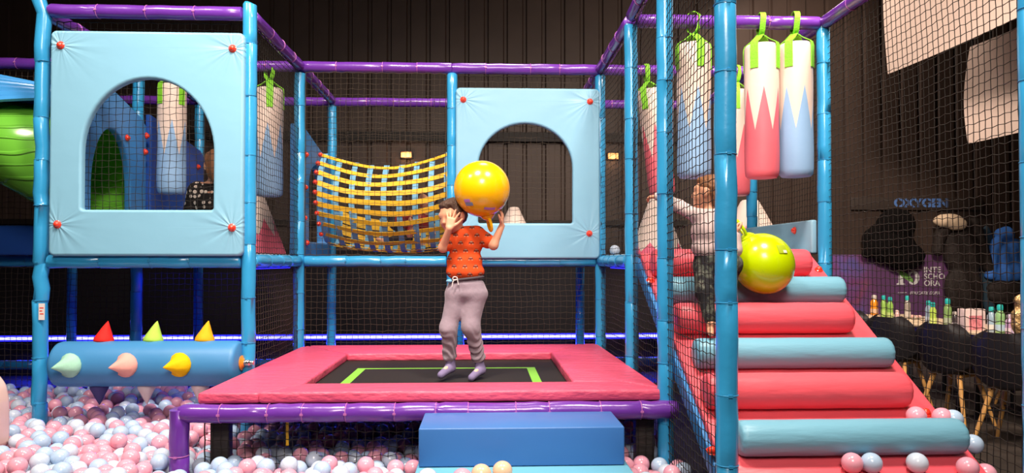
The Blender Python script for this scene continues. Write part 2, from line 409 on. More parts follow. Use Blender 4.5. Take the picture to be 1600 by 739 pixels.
pipe((X3, YA - g_, 0.58), (X3, YD + g_, 0.58))

# paper tag on the left front post
tg = thing('paper_tag', 'small white paper tag on the left front post', 'tag', PY(65, 487, YA - 0.06))
p = PY(65, 487, YA - 0.052)
build(MB().box((p.x - 0.018, p.y, p.z - 0.05), (p.x + 0.018, p.y + 0.002, p.z + 0.05)), 'card', mat('tag_paper', (0.8, 0.72, 0.68), 0.8), tg, smooth=False)
mb = MB()
for k, (a, b) in enumerate(((-0.012, 0.012), (-0.012, 0.004), (-0.01, 0.012))): mb.box((p.x + a, p.y - 0.001, p.z + 0.02 - k * 0.018), (p.x + b, p.y, p.z + 0.026 - k * 0.018))
build(mb, 'print', M['red'], tg, smooth=False)

# blue LED lengths under the deck pipes
for nm, a, b in (('under the deck pipe beside the trampoline', (X1 + 0.0, YA + 0.1, DZ - 0.052), (X1 + 0.012, YB - 0.3, DZ - 0.047)),
                 ('under the deck pipe left of the stairs', (X3 - 0.01, YA + 0.1, DZ - 0.052), (X3 + 0.002, YB - 0.5, DZ - 0.047))):
    tag(build(MB().box(a, b), 'led_strip', M['led'], loc=a, smooth=False), 'short blue LED length ' + nm, 'light strip')
for x, y, s_ in ((-2.1, 5.6, 1.0), (-3.3, 6.2, 1.0), (0.3, 6.3, 1.0), (-0.8, 6.2, 1.0)):
    d = bpy.data.lights.new('led_glow', 'AREA'); d.energy = 2.5; d.color = BLUE; d.shape = 'RECTANGLE'; d.size = s_; d.size_y = 0.03
    o = bpy.data.objects.new('led_glow', d); COL.objects.link(o); o.location = (x, y, 1.27); o.rotation_euler = (0, 0, 0)

# ------------------------------------------------------------------ NETS
def net(label, p00, p10, p11, p01, cell=0.042, r=0.0019, sag=0.02, m=None, group=None, slack=None):
    p00, p10, p11, p01 = map(Vector, (p00, p10, p11, p01))
    U = (p10 - p00).length; V = (p01 - p00).length
    nu = max(2, round(max(U, (p11 - p01).length) / cell)); nv = max(2, round(max(V, (p11 - p10).length) / cell))
    nrm = (p10 - p00).cross(p01 - p00).normalized(); e1 = (p10 - p00).normalized(); e2 = (p01 - p00).normalized()
    sd = rnd.random() * 50
    P = []
    for i in range(nu + 1):
        row = []
        for j in range(nv + 1):
            u, v = i / nu, j / nv
            p = p00 * (1 - u) * (1 - v) + p10 * u * (1 - v) + p11 * u * v + p01 * (1 - u) * v
            f = math.sin(PI * u) * math.sin(PI * v)
            p += nrm * (sag * f * 1.0 + 0.012 * f * noise.noise(Vector((u * 3, v * 3, sd))))
            nz = noise.noise(Vector((u * 5, v * 5, sd + 9))); n2 = noise.noise(Vector((u * 5, v * 5, sd + 19)))
            e = min(1, 6 * min(u, 1 - u, v, 1 - v))
            p += (e1 * nz + e2 * n2) * 0.012 * e
            p += e1 * rnd.uniform(-0.002, 0.002) + e2 * (0.003 * (1 if (i + j) % 2 else -1)) + e2 * rnd.uniform(-0.002, 0.002)
            p -= Vector((0, 0, 1)) * (slack or 0) * math.sin(PI * u) * (0.4 + 0.6 * v)
            row.append(p)
        P.append(row)
    mb = MB()
    for i in range(nu + 1): mb.tube(P[i], r if 0 < i < nu else r * 2, 3, caps=False)
    for j in range(nv + 1): mb.tube([P[i][j] for i in range(nu + 1)], r if 0 < j < nv else r * 2, 3, caps=False)
    return tag(build(mb, 'safety_net', m or M['net'], loc=p00, auto=None), label, 'net', group)
hg = TZ - 0.05; lo = DZ + 0.05
net('black net closing the left tower behind the arched blue window panel', (X0 + 0.05, YA + 0.05, lo), (X1 - 0.05, YA + 0.05, lo), (X1 - 0.05, YA + 0.05, hg), (X0 + 0.05, YA + 0.05, hg), sag=0.01)
net('black net on the side of the left tower, in front of a hanging bag', (X1, YA + 0.04, lo), (X1, YB - 0.04, lo), (X1, YB - 0.04, hg), (X1, YA + 0.04, hg), sag=0.03)
net('dark net beside the trampoline under the left tower side', (X1, YA + 0.04, 0.6), (X1, YB - 0.04, 0.6), (X1, YB - 0.04, DZ - 0.05), (X1, YA + 0.04, DZ - 0.05), sag=0.03, m=M['net_brown'])
net('brown net in front of the yellow strap bridge', (X1 + 0.05, YB - 0.02, lo), (X2 - 0.05, YB - 0.02, lo), (X2 - 0.05, YB - 0.02, hg), (X1 + 0.05, YB - 0.02, hg), sag=0.02, m=M['net_brown'], cell=0.046)
net('brown net behind the arched window panel at the back of the trampoline', (X2 + 0.05, YB + 0.05, lo), (X3 - 0.05, YB + 0.05, lo), (X3 - 0.05, YB + 0.05, hg), (X2 + 0.05, YB + 0.05, hg), sag=0.01, m=M['net_brown'], cell=0.046)
net('net behind the trampoline below the deck pipe, left half behind the boy', (X1 + 0.05, YB, 0.66), (X2 - 0.04, YB, 0.66), (X2 - 0.04, YB, DZ - 0.05), (X1 + 0.05, YB, DZ - 0.05), sag=0.02, m=M['net_brown'], cell=0.046)
net('net behind the trampoline below the deck pipe, right half', (X2 + 0.04, YB, 0.66), (X3 - 0.05, YB, 0.66), (X3 - 0.05, YB, DZ - 0.05), (X2 + 0.04, YB, DZ - 0.05), sag=0.02, m=M['net_brown'], cell=0.046)
net('net under the left deck, behind the spiked roller', (X0 + 0.05, YB, 0.25), (X1 - 0.05, YB, 0.25), (X1 - 0.05, YB, DZ - 0.05), (X0 + 0.05, YB, DZ - 0.05), sag=0.02, m=M['net_brown'], cell=0.046)
net('net under the deck at the far left edge', (XM, YB, 0.25), (X0 - 0.05, YB, 0.25), (X0 - 0.05, YB, DZ - 0.05), (XM, YB, DZ - 0.05), sag=0.02, m=M['net_brown'], cell=0.046)
net('net under the purple beam around the tube slide, far left', (XM, YB + 0.02, lo), (X0 - 0.05, YB + 0.02, lo), (X0 - 0.05, YB + 0.02, hg), (XM, YB + 0.02, hg), sag=0.02, m=M['net_brown'], cell=0.046)
net('net at the back of the left tower behind the hanging bags', (X0 + 0.05, YC, lo), (X1 - 0.05, YC, lo), (X1 - 0.05, YC, hg), (X0 + 0.05, YC, hg), sag=0.02, m=M['net_brown'], cell=0.05)
net('rearmost net above the strap bridge', (X1 + 0.05, YC, lo), (X2 - 0.05, YC, lo), (X2 - 0.05, YC, hg), (X1 + 0.05, YC, hg), sag=0.02, m=M['net_brown'], cell=0.05)
net('net beside the trampoline between the first and second right hand posts', (X3, YD + 0.03, 0.3), (X3, YA - 0.03, 0.3), (X3, YA - 0.03, hg + 0.02), (X3, YD + 0.03, hg + 0.05), sag=-0.035)
net('black net nearest the camera, left of the pink stairs', (X3, YZ + 0.03, 0.3), (X3, YD - 0.03, 0.3), (X3, YD - 0.03, hg + 0.05), (X3, YZ + 0.03, hg + 0.09), sag=-0.03, r=0.0021)
net('net right of the arched back window, behind the second post', (X3, YA + 0.04, lo), (X3, YB - 0.04, lo), (X3, YB - 0.04, hg), (X3, YA + 0.04, hg), sag=0.03)
net('low net under the deck between the trampoline and the stairs', (X3, YA + 0.04, 0.3), (X3, YB - 0.04, 0.3), (X3, YB - 0.04, DZ - 0.05), (X3, YA + 0.04, DZ - 0.05), sag=0.03, m=M['net_brown'])
net('tall black net on the right of the stairs, in front of the cafe tables', (Z4X, YZ + 0.03, 0.3), (X4 + 0.02, YA - 0.03, 0.3), (X4 + 0.02, YA - 0.03, hg), (Z4X, YZ + 0.03, hg + 0.0), sag=0.04, r=0.0021)
net('net at the top of the stairs beside the hanging bags, right back', (X4 + 0.04, YA + 0.04, lo), (X4 + 0.04, YB - 0.04, lo), (X4 + 0.04, YB - 0.04, hg), (X4 + 0.04, YA + 0.04, hg), sag=0.02)
net('net across the far back at the top of the stairs', (X3 + 0.06, YC, lo), (X4 - 0.06, YC, lo), (X4 - 0.06, YC, hg), (X3 + 0.06, YC, hg), sag=0.02, m=M['net_brown'], cell=0.05)
net('short black net hanging under the purple front edge of the trampoline', (-1.40, 3.62, 0.24), (0.88, 3.62, 0.24), (0.88, 3.62, 0.57), (-1.40, 3.62, 0.57), sag=0.0, cell=0.04)

# ------------------------------------------------------------------ WINDOW PANELS
def curve_mesh(splines, ext, bev):
    cu = bpy.data.curves.new('tmp', 'CURVE'); cu.dimensions = '2D'; cu.fill_mode = 'BOTH'; cu.extrude = ext; cu.bevel_depth = bev; cu.bevel_resolution = 3
    for pts in splines:
        sp = cu.splines.new('POLY'); sp.points.add(len(pts) - 1); sp.use_cyclic_u = True
        for i, (a, b) in enumerate(pts): sp.points[i].co = (a, b, 0, 1)
    o = bpy.data.objects.new('tmp', cu); COL.objects.link(o); bpy.context.view_layer.update()
    me = bpy.data.meshes.new_from_object(o.evaluated_get(bpy.context.evaluated_depsgraph_get()))
    mb = MB(); mb.add([(v.co.x, -v.co.z, v.co.y) for v in me.vertices], [list(p.vertices) for p in me.polygons])
    bpy.data.objects.remove(o); bpy.data.curves.remove(cu); bpy.data.meshes.remove(me)
    return mb                                                         # lies in the XZ plane, thickness along Y
def rrect(x0, z0, x1, z1, r=0.015, n=4):
    out = []
    for cx, cz, a0 in ((x1 - r, z0 + r, -90), (x1 - r, z1 - r, 0), (x0 + r, z1 - r, 90), (x0 + r, z0 + r, 180)):
        for k in range(n + 1): a = R(a0 + 90 * k / n); out.append((cx + r * math.cos(a), cz + r * math.sin(a)))
    return out
def arch(x0, x1, z0, zs, z1, n=28, r=0.03):
    out = []; cx = (x0 + x1) / 2; rx = (x1 - x0) / 2
    for cxx, a0 in ((x0 + r, 180), (x1 - r, 270)):
        for k in range(4): a = R(a0 + 30 * k); out.append((cxx + r * math.cos(a), z0 + r + r * math.sin(a)))
    for k in range(n + 1): a = PI * k / n; out.append((cx + rx * math.cos(a), zs + (z1 - zs) * math.sin(a)))
    return out
def button(p, parent, n=(0, -1, 0), r=0.019, m=None):
    q = Vector(n).to_track_quat('Z', 'Y').to_matrix().to_4x4()
    mb = MB(); mb.lathe([(r * 1.25, 0), (r * 1.3, 0.004), (r, 0.008), (r * 0.95, 0.014), (r * 0.6, 0.022), (r * 0.1, 0.025)], 16, Matrix.Translation(Vector(p)) @ q)
    return build(mb, 'red_button', m or M['red'], parent)
def window_panel(label, Y, box, hole, spring, btn, col):
    a = PY(box[0], box[3], Y); b = PY(box[2], box[1], Y); c = PY(hole[0], hole[3], Y); d = PY(hole[2], hole[1], Y); zs = PY(hole[0], spring, Y).z
    cx = (a.x + b.x) / 2; cz = (a.z + b.z) / 2
    t = thing('window_panel', label, 'panel', (cx, Y, cz))
    mb = curve_mesh([rrect(a.x - cx, a.z - cz, b.x - cx, b.z - cz, 0.02), arch(c.x - cx, d.x - cx, c.z - cz, zs - cz, d.z - cz)], 0.012, 0.016)
    cs = [PY(x, y, Y) for x, y in btn]
    m = foam_panel_mat('light_blue_quilted_vinyl', col, [(q.x - cx, q.z - cz) for q in cs])
    build(mb, 'foam_sheet', m, t, local=True, auto=50)
    for q in cs: button((q.x, Y - 0.027, q.z), t)
    return t
LB = (0.225, 0.49, 0.66)
window_panel('large pale blue foam panel with an arched window, on the left tower', YA - 0.045, (83, 57, 380, 396), (126, 121, 341, 332), 238, ((99, 73), (366, 78), (94, 351), (365, 356)), LB)
window_panel('pale blue foam panel with an arched window behind the boy and the yellow ball', YB - 0.045, (715, 143, 933, 401), (744, 191, 897, 352), 262, ((724, 157), (921, 160), (724, 362), (920, 365)), (0.21, 0.46, 0.64))

def side_panel(label, X, y0, y1, z0, z1a, z1b, hole, m, btn=(), nx=1, th=0.05):
    """foam wall standing along Y at X, with an arched opening (y0,y1,z0,zs,z1)"""
    t = thing('side_panel', label, 'panel', (X, (y0 + y1) / 2, z0))
    sp = [[(y0, z0), (y1, z0), (y1, z1b), (y1 - 0.08, z1b + 0.05), (y0, z1a)]]
    if hole: sp.append(arch(*hole))
    mb = curve_mesh(sp, th / 2 - 0.012, 0.012)
    mb.v = [(X - v[1] * nx, v[0], v[2]) for v in mb.v]
    build(mb, 'foam_sheet', m, t, auto=50)
    for y, z in btn: button((X + nx * (th / 2 + 0.002), y, z), t, (nx, 0, 0), 0.02)
    return t
side_panel('blue foam wall with a round opening to the green slide, seen through the left window', X0 + 0.06, YA + 0.1, YB - 0.05, 1.4, 2.72, 2.40, (4.83, 5.38, 1.44, 1.85, 2.30),
           M['slideblue'], ((4.72, 2.12), (4.66, 1.70), (5.30, 2.26), (5.60, 2.33), (5.50, 1.62), (5.58, 2.2)))
side_panel('deep blue foam wall at the back of the left tower, behind the hanging bag', X0 + 0.06, YB + 0.05, YC - 0.1, 1.4, 2.5, 2.32, None, M['slidedark'], ((6.6, 2.22), (6.1, 1.7)))
side_panel('blue foam end wall at the left of the strap bridge, with red buttons', X1 - 0.04, YB + 0.06, YC - 0.1, 1.4, 2.44, 2.22, (5.92, 6.62, 1.5, 2.0, 2.2), M['slideblue'],
           ((5.80, 2.22), (5.78, 1.95), (5.76, 1.7), (5.84, 1.5)), 1, 0.10)
side_panel('blue foam end wall at the right of the strap bridge', X2 + 0.0, YB + 0.06, YC - 0.1, 1.4, 2.3, 2.2, (5.92, 6.62, 1.5, 2.0, 2.22), M['slidedark'], (), -1)
t = thing('barrier_panel', 'low pale blue foam barrier with a red button beside the top of the stairs', 'panel', (X4 - 0.03, 5.0, 1.4))
build(MB().box((X4 - 0.05, YA + 0.06, 1.40), (X4 - 0.01, YC - 0.06, 1.62), 0.012), 'foam_sheet', mat('pale_barrier_vinyl', (0.25, 0.47, 0.6), 0.45, bump=0.2, bscale=8), t)
button((X4 - 0.052, 4.75, 1.56), t, (-1, 0, 0), 0.02)

# ------------------------------------------------------------------ DECKS
def deck(label, x0, x1, y0, y1, z0=DZ - 0.03, z1=1.40):
    tag(build(MB().box((x0, y0, z0), (x1, y1, z1), 0.012), 'deck_platform', M['deckpad'], loc=((x0 + x1) / 2, (y0 + y1) / 2, z0)), label, 'platform')
deck('padded pale deck of the left tower, seen edge on', X0 + 0.05, X1 - 0.05, YA + 0.09, YB - 0.05)
deck('padded deck behind the left tower under a striped cone', X0 + 0.05, X1 - 0.05, YB + 0.05, YC - 0.05)
deck('padded deck behind the arched back window', X2 + 0.08, X3 - 0.05, YB + 0.09, YC - 0.05)
deck('padded deck at the head of the pink stairs', X3 + 0.06, X4 - 0.06, YA + 0.10, YB - 0.05)
deck('rearmost padded deck beyond the head of the stairs', X3 + 0.06, X4 - 0.06, YB + 0.05, YC - 0.05)
#tag(build(MB().box((X3 - 0.42, YB + 0.02, 1.40), (X3 - 0.05, YB + 0.05, 1.415)), 'deck_edge_trim', M['deckpad'], loc=(X3, YB, 1.4)), 'thin pale trim along the deck edge behind the right end of the back window', 'trim') if False else None

def zigzag_mat(name, low, high, z_lo, z_hi, n, phase=0.0, sym=False):
    m = mat(name, low, 0.5, 0.4)
    N, L = nt(m); p = N['Principled BSDF']; tc = N.new('ShaderNodeTexCoord'); sx = N.new('ShaderNodeSeparateXYZ'); L.new(tc.outputs['Object'], sx.inputs[0])
    def mt(op, a, b=None, c=None):
        q = N.new('ShaderNodeMath'); q.operation = op
        for i, v in enumerate((a, b, c)):
            if v is None: continue
            if isinstance(v, (int, float)): q.inputs[i].default_value = v
            else: L.new(v, q.inputs[i])
        return q.outputs[0]
    ang = mt('ARCTAN2', sx.outputs[1], sx.outputs[0]); a = mt('ADD', mt('MULTIPLY', ang, n / (2 * PI)), phase)
    tri = mt('ABSOLUTE', mt('SUBTRACT', mt('FRACT', a), 0.5))          # 0 .. .5
    lim = mt('ADD', mt('MULTIPLY', tri, (z_hi - z_lo) * 2), z_lo)
    f = mt('LESS_THAN', sx.outputs[2], lim)
    mx = N.new('ShaderNodeMix'); mx.data_type = 'RGBA'; L.new(f, mx.inputs[0]); mx.inputs[6].default_value = (*high, 1); mx.inputs[7].default_value = (*low, 1)
    L.new(mx.outputs[2], p.inputs['Base Color'])
    nz = N.new('ShaderNodeTexNoise'); nz.inputs['Scale'].default_value = 14; L.new(tc.outputs['Object'], nz.inputs['Vector'])
    b = N.new('ShaderNodeBump'); b.inputs['Strength'].default_value = 0.25; b.inputs['Distance'].default_value = 0.008; L.new(nz.outputs['Fac'], b.inputs['Height']); L.new(b.outputs[0], p.inputs['Normal'])
    return m
ZP = (0.72, 0.13, 0.17); ZB = (0.25, 0.42, 0.66); ZW = (0.72, 0.575, 0.50)
conemat = zigzag_mat('white_cone_with_pink_zigzag', (0.80, 0.12, 0.20), ZW, 0.17, 0.32, 9)
conelow = zigzag_mat('white_cone_with_low_pink_zigzag', (0.80, 0.12, 0.20), ZW, 0.02, 0.09, 9)
conemid = zigzag_mat('greyish_cone_with_pink_zigzag', (0.78, 0.25, 0.28), (0.72, 0.60, 0.54), 0.12, 0.26, 9)
def cone(label, px, Y, hgt, r0=0.30, r1=0.07, m=conemat):
    c = PY(px, 400, Y)
    prof = [(r0, 0), (r0 * 1.0, 0.012)] + [(r0 + (r1 - r0) * k / 8, 0.012 + (hgt - 0.03) * k / 8) for k in range(1, 9)] + [(r1 * 0.8, hgt - 0.004), (r1 * 0.3, hgt)]
    mb = MB(); mb.lathe(prof, 40)
    o = build(mb, 'foam_cone', m, loc=(c.x, Y, 1.40), local=True); tag(o, label, 'foam cone')
cone('white foam cone with pink zigzag base, behind the left tower net', 394, 6.3, 0.62, 0.29)
cone('white foam cone seen through the arched back window', 803, 6.35, 0.44, 0.24, 0.05, conelow)
cone('blunt white foam cone with pink zigzag, behind the green hopper ball', 1172, 6.2, 0.50, 0.33, 0.08, conemid)
cone('wide white foam cone left of the stair head, behind the net', 1026, 5.35, 0.43, 0.2, 0.06, conelow)

# ------------------------------------------------------------------ PUNCH BAGS
def bag_proto():
    mb = MB(); r = 0.106; Lh = 0.86
    prof = [(0.03, 0.0), (r * 0.86, 0.004), (r * 0.97, 0.018), (r * 1.0, 0.045)]
    for k in range(1, 12): prof.append((r * (1.0 + 0.012 * math.sin(k * 0.9)), 0.045 + (Lh - 0.09) * k / 12))
    prof += [(r, Lh - 0.03), (r * 0.97, Lh - 0.012), (r * 0.9, Lh - 0.003), (0.02, Lh)]
    mb.lathe(prof, 48)
    v2 = []
    for (x, y, z) in mb.v:
        a = math.atan2(y, x); q = 1 - 0.02 * max(0, 1 - abs(z - 0.03) / 0.05) * (0.5 + 0.5 * math.sin(a * 23))
        v2.append((x * q, y * q, z))
    mb.v = v2
    st = []
    for k in range(4):
        a = PI / 4 + PI / 2 * k + 0.10; c, s_ = math.cos(a), math.sin(a)
        side = Vector((-s_, c, 0))
        pts = [(c * 0.109, s_ * 0.109, Lh - 0.165), (c * 0.1095, s_ * 0.1095, Lh - 0.08), (c * 0.110, s_ * 0.110, Lh - 0.02), (c * 0.103, s_ * 0.103, Lh + 0.004), (c * 0.06, s_ * 0.06, Lh + 0.03), (c * 0.018, s_ * 0.018, Lh + 0.066)]
        b = MB(); b.ribbon(pts, side, 0.050, 0.004)
        # stitched cross at the strap's end
        st.append(b)
    lp = MB(); pts = []; zt = Lh + 0.16
    for k in range(17):
        a = -PI / 2 + 2 * PI * k / 16; pts.append((0.004 * math.sin(a), 0.048 * math.cos(a), zt - 0.002 + 0.054 * math.sin(a) if math.sin(a) > -0.6 else zt - 0.002 + 0.092 * math.sin(a)))
    pts[0] = (0, 0.003, Lh + 0.066); pts[-1] = (0, -0.003, Lh + 0.066)
    lp.ribbon(pts, (1, 0, 0), 0.036, 0.005)
    kn = MB(); kn.lathe([(0.014, Lh + 0.056), (0.019, Lh + 0.064), (0.018, Lh + 0.074), (0.013, Lh + 0.08)], 12)
    return mb, st, lp, kn
bagm = {'pink': zigzag_mat('white_bag_with_pink_zigzag', ZP, ZW, 0.30, 0.575, 6, 0.64), 'blue': zigzag_mat('white_bag_with_blue_zigzag', ZB, ZW, 0.30, 0.575, 6, 0.30)}
protos = {}
def bag(label, px, Y, zt, kind, rot=0.0, tilt=(0, 0), x=None, grp='punch bags hung from the purple beams'):
    """zt = height of the bag's flat top"""
    X = PY(px, 150, Y).x if x is None else x
    z0 = TZ - 0.86 - 0.165
    if kind not in protos:
        body, st, lp, kn = bag_proto()
        t = thing('punch_bag', label, 'punch bag', (0, 0, 0), grp)
        build(body, 'bag_body', bagm[kind], t)
        for b in st: build(b, 'strap', M['green'], t)
        build(lp, 'hanging_loop', M['green'], t); build(kn, 'knot', M['black'], t)
        protos[kind] = t
    else:
        t = copy_tree(protos[kind]); t['label'] = label
    t.rotation_euler = (tilt[0], tilt[1], rot)
    top = Vector((X, Y, TZ)); off = Euler(t.rotation_euler).to_matrix() @ Vector((0, 0, 0.86 + 0.16))
    t.location = top - off
    t.location.z += zt
    return t
bag('white and blue bag hanging leftmost, seen through the arched left window', 269, YB, 0.0, 'blue', 0.2)
bag('white and blue bag hanging beside the left tower side net', 421, YB, -0.02, 'blue', 1.0)
bag('pink and white bag hung between two blue-white bags, right front beam', 1190, YA, 0, 'pink', -0.1)
bag('white and blue bag at the right end of the front beam', 1243, YA, 0.01, 'blue', -0.1)
bag('white and blue bag behind the black net, above the climbing child', 1084, YA, 0, 'blue', 0.8)
bag('pink and white bag on the rear beam, half hidden by the big blue post', 1150, YB, 0, 'pink', 0.4)
bag('pink and white bag swinging aslant behind the net on the rear beam', 1010, YB, 0, 'pink', 0.0, (0, -0.13))

# ------------------------------------------------------------------ TUBE SLIDE (left)
def slide():
    t = thing('tube_slide', 'green and blue plastic tube slide bulging out at the left edge', 'slide', (X0 - 0.5, 5.1, 1.4))
    def body(u, v):
        a = 2 * PI * v; dx = 1.3 * u; x = X0 + 0.03 - dx; e = math.sqrt(max(0, 1 - max(0, (u - 0.8) / 0.2) ** 2)); rz = (0.465 - 0.25 * dx) * e; ry = (0.34 + 0.16 * math.sin(min(1, u * 3) * PI / 2)) * e
        cz = 1.95 + 0.35 * dx
        return Vector((x, 5.15 + ry * math.cos(a), cz + rz * math.sin(a)))
    mb = MB(); mb.grid(body, 34, 60, thick=-0.012)
    gm = mat('green_moulded_plastic', (0.17, 0.55, 0.05), 0.22, 0.5, coat=0.3)
    N, L = nt(gm); p = N['Principled BSDF']; tc = N.new('ShaderNodeTexCoord'); mp = N.new('ShaderNodeMapping'); mp.inputs['Scale'].default_value = (0.35, 1, 1.0)
    L.new(tc.outputs['Object'], mp.inputs[0]); wv = N.new('ShaderNodeTexWave'); wv.bands_direction = 'Z'; wv.inputs['Scale'].default_value = 3.6; wv.inputs['Distortion'].default_value = 5.0; wv.inputs['Detail'].default_value = 1.2; wv.inputs['Detail Scale'].default_value = 1.4
    L.new(mp.outputs[0], wv.inputs[0]); r = N.new('ShaderNodeValToRGB'); r.color_ramp.elements[0].position = 0.84; r.color_ramp.elements[1].position = 0.97
    L.new(wv.outputs['Fac'], r.inputs[0]); b = N.new('ShaderNodeBump'); b.inputs['Strength'].default_value = 0.9; b.inputs['Distance'].default_value = 0.012; L.new(r.outputs[0], b.inputs['Height']); L.new(b.outputs[0], p.inputs['Normal'])
    build(mb, 'green_tube', gm, t, auto=60)
    def hood(u, v):
        dx = 1.5 * u; x = X0 - 0.02 - dx
        a0 = R(52 - 44 * min(dx, 0.6)); a = a0 + (R(150) - a0) * v; r_ = 0.53
        rib = 0.008 * (1 if (v * 16) % 1 < 0.14 else 0); lip = 0.02 if v < 0.05 else 0
        return Vector((x, 5.15 - (r_ + 0.02 + rib + lip) * math.cos(a), 2.00 + 0.2 * dx + (r_ + rib + lip) * math.sin(a)))
    mb = MB(); mb.grid(lambda u, v: hood(u, v), 20, 132, thick=0.02)
    return t, mb
t, mb = slide()
build(mb, 'blue_hood', mat('blue_moulded_plastic', (0.06, 0.33, 0.75), 0.3, 0.5, coat=0.3), t, auto=40)

tag(build(MB().box((-3.84, 5.45, 1.395), (X0 - 0.06, 5.60, 1.62), 0.02), 'foam_support', M['slidedark'], loc=(-3.3, 5.4, 1.395)), 'deep blue foam block under the green tube slide at the far left', 'foam block')
# ------------------------------------------------------------------ STRAP BRIDGE
def bridge():
    xa, xb = X1 + 0.10, X2 - 0.03
    t = thing('strap_bridge', 'woven crawl bridge of yellow and blue straps slung between the posts', 'net bridge', ((xa + xb) / 2, 6.2, 1.45))
    def S(u, s):                        # u along X, s around the U from the front rim (0) to the back rim (1)
        a = PI * (0.02 + 0.96 * s)
        x = xa + (xb - xa) * u
        sq = 4 * u * (1 - u)
        ry = 0.36 + 0.02 * sq
        y = 6.27 - ry * math.copysign(abs(math.cos(a)) ** 0.75, math.cos(a))
        top = 2.28 - 0.13 * sq + 0.0 * u + (-0.05 * (1 - u) * 0)
        bot = 1.52 - 0.06 * sq
        z = top - (top - bot) * math.sin(a) ** 1.0
        return Vector((x, y, z))
    # a U: the front wall bows out, the back wall is lower
    def S2(u, s):
        sq = 4 * u * (1 - u); x = xa + (xb - xa) * u
        top = 2.27 - 0.115 * sq + 0.02 * u; bot = 1.50 - 0.06 * sq - 0.03 * u; btop = 1.86 - 0.12 * sq
        if s < 0.5: k = s / 0.5; y = 6.02 - 0.24 * math.sin(PI * k) ** 0.8 + 0.10 * k * k; z = top - (top - bot - 0.02) * k
        elif s > 0.72: k = (s - 0.72) / 0.28; y = 6.60 + 0.06 * math.sin(PI * k / 2); z = bot + 0.04 + (btop - bot - 0.04) * k
        else:
            k = (s - 0.5) / 0.22; y = 6.12 + 0.48 * k; z = bot + 0.02 + 0.02 * k - 0.03 * math.sin(PI * k)
        return Vector((x, y, z))
    S = S2
    nb = 18
    for i in range(nb):
        s = (i + 0.3) / nb; pts = []; sd = []
        for k in range(25):
            u = k / 24; p = S(u, s); pts.append(p + Vector((0, 0, 0.006 * math.sin(u * 9 + i))))
            sd.append(S(u, min(1, s + 0.01)) - S(u, max(0, s - 0.01)))
        # weave over and under the blue bands
        mb = MB(); mb.ribbon(pts, sd, 0.042, 0.004); build(mb, 'yellow_strap', M['strapyellow'], t)
    for j in range(9):
        u = 0.02 + 0.96 * j / 8; pts = []; n_ = 40
        for k in range(n_ + 1):
            s = k / n_; p = S(u, s); c = Vector((p.x, 6.23, 1.95)); pts.append(p + (c - p).normalized() * (0.006 if (k + j) % 2 else 0.001))
        mb = MB(); mb.ribbon(pts, (1, 0, 0), 0.046, 0.003); build(mb, 'blue_strap', M['strapblue'], t)
    for i in range(9):
        s = (i + 0.3) / nb; p = S(0, s); button(p + Vector((-0.01, -0.012, 0)), t, r=0.015)
        p = S(1, s); button(p + Vector((0.01, -0.012, 0)), t, r=0.015)
bridge()

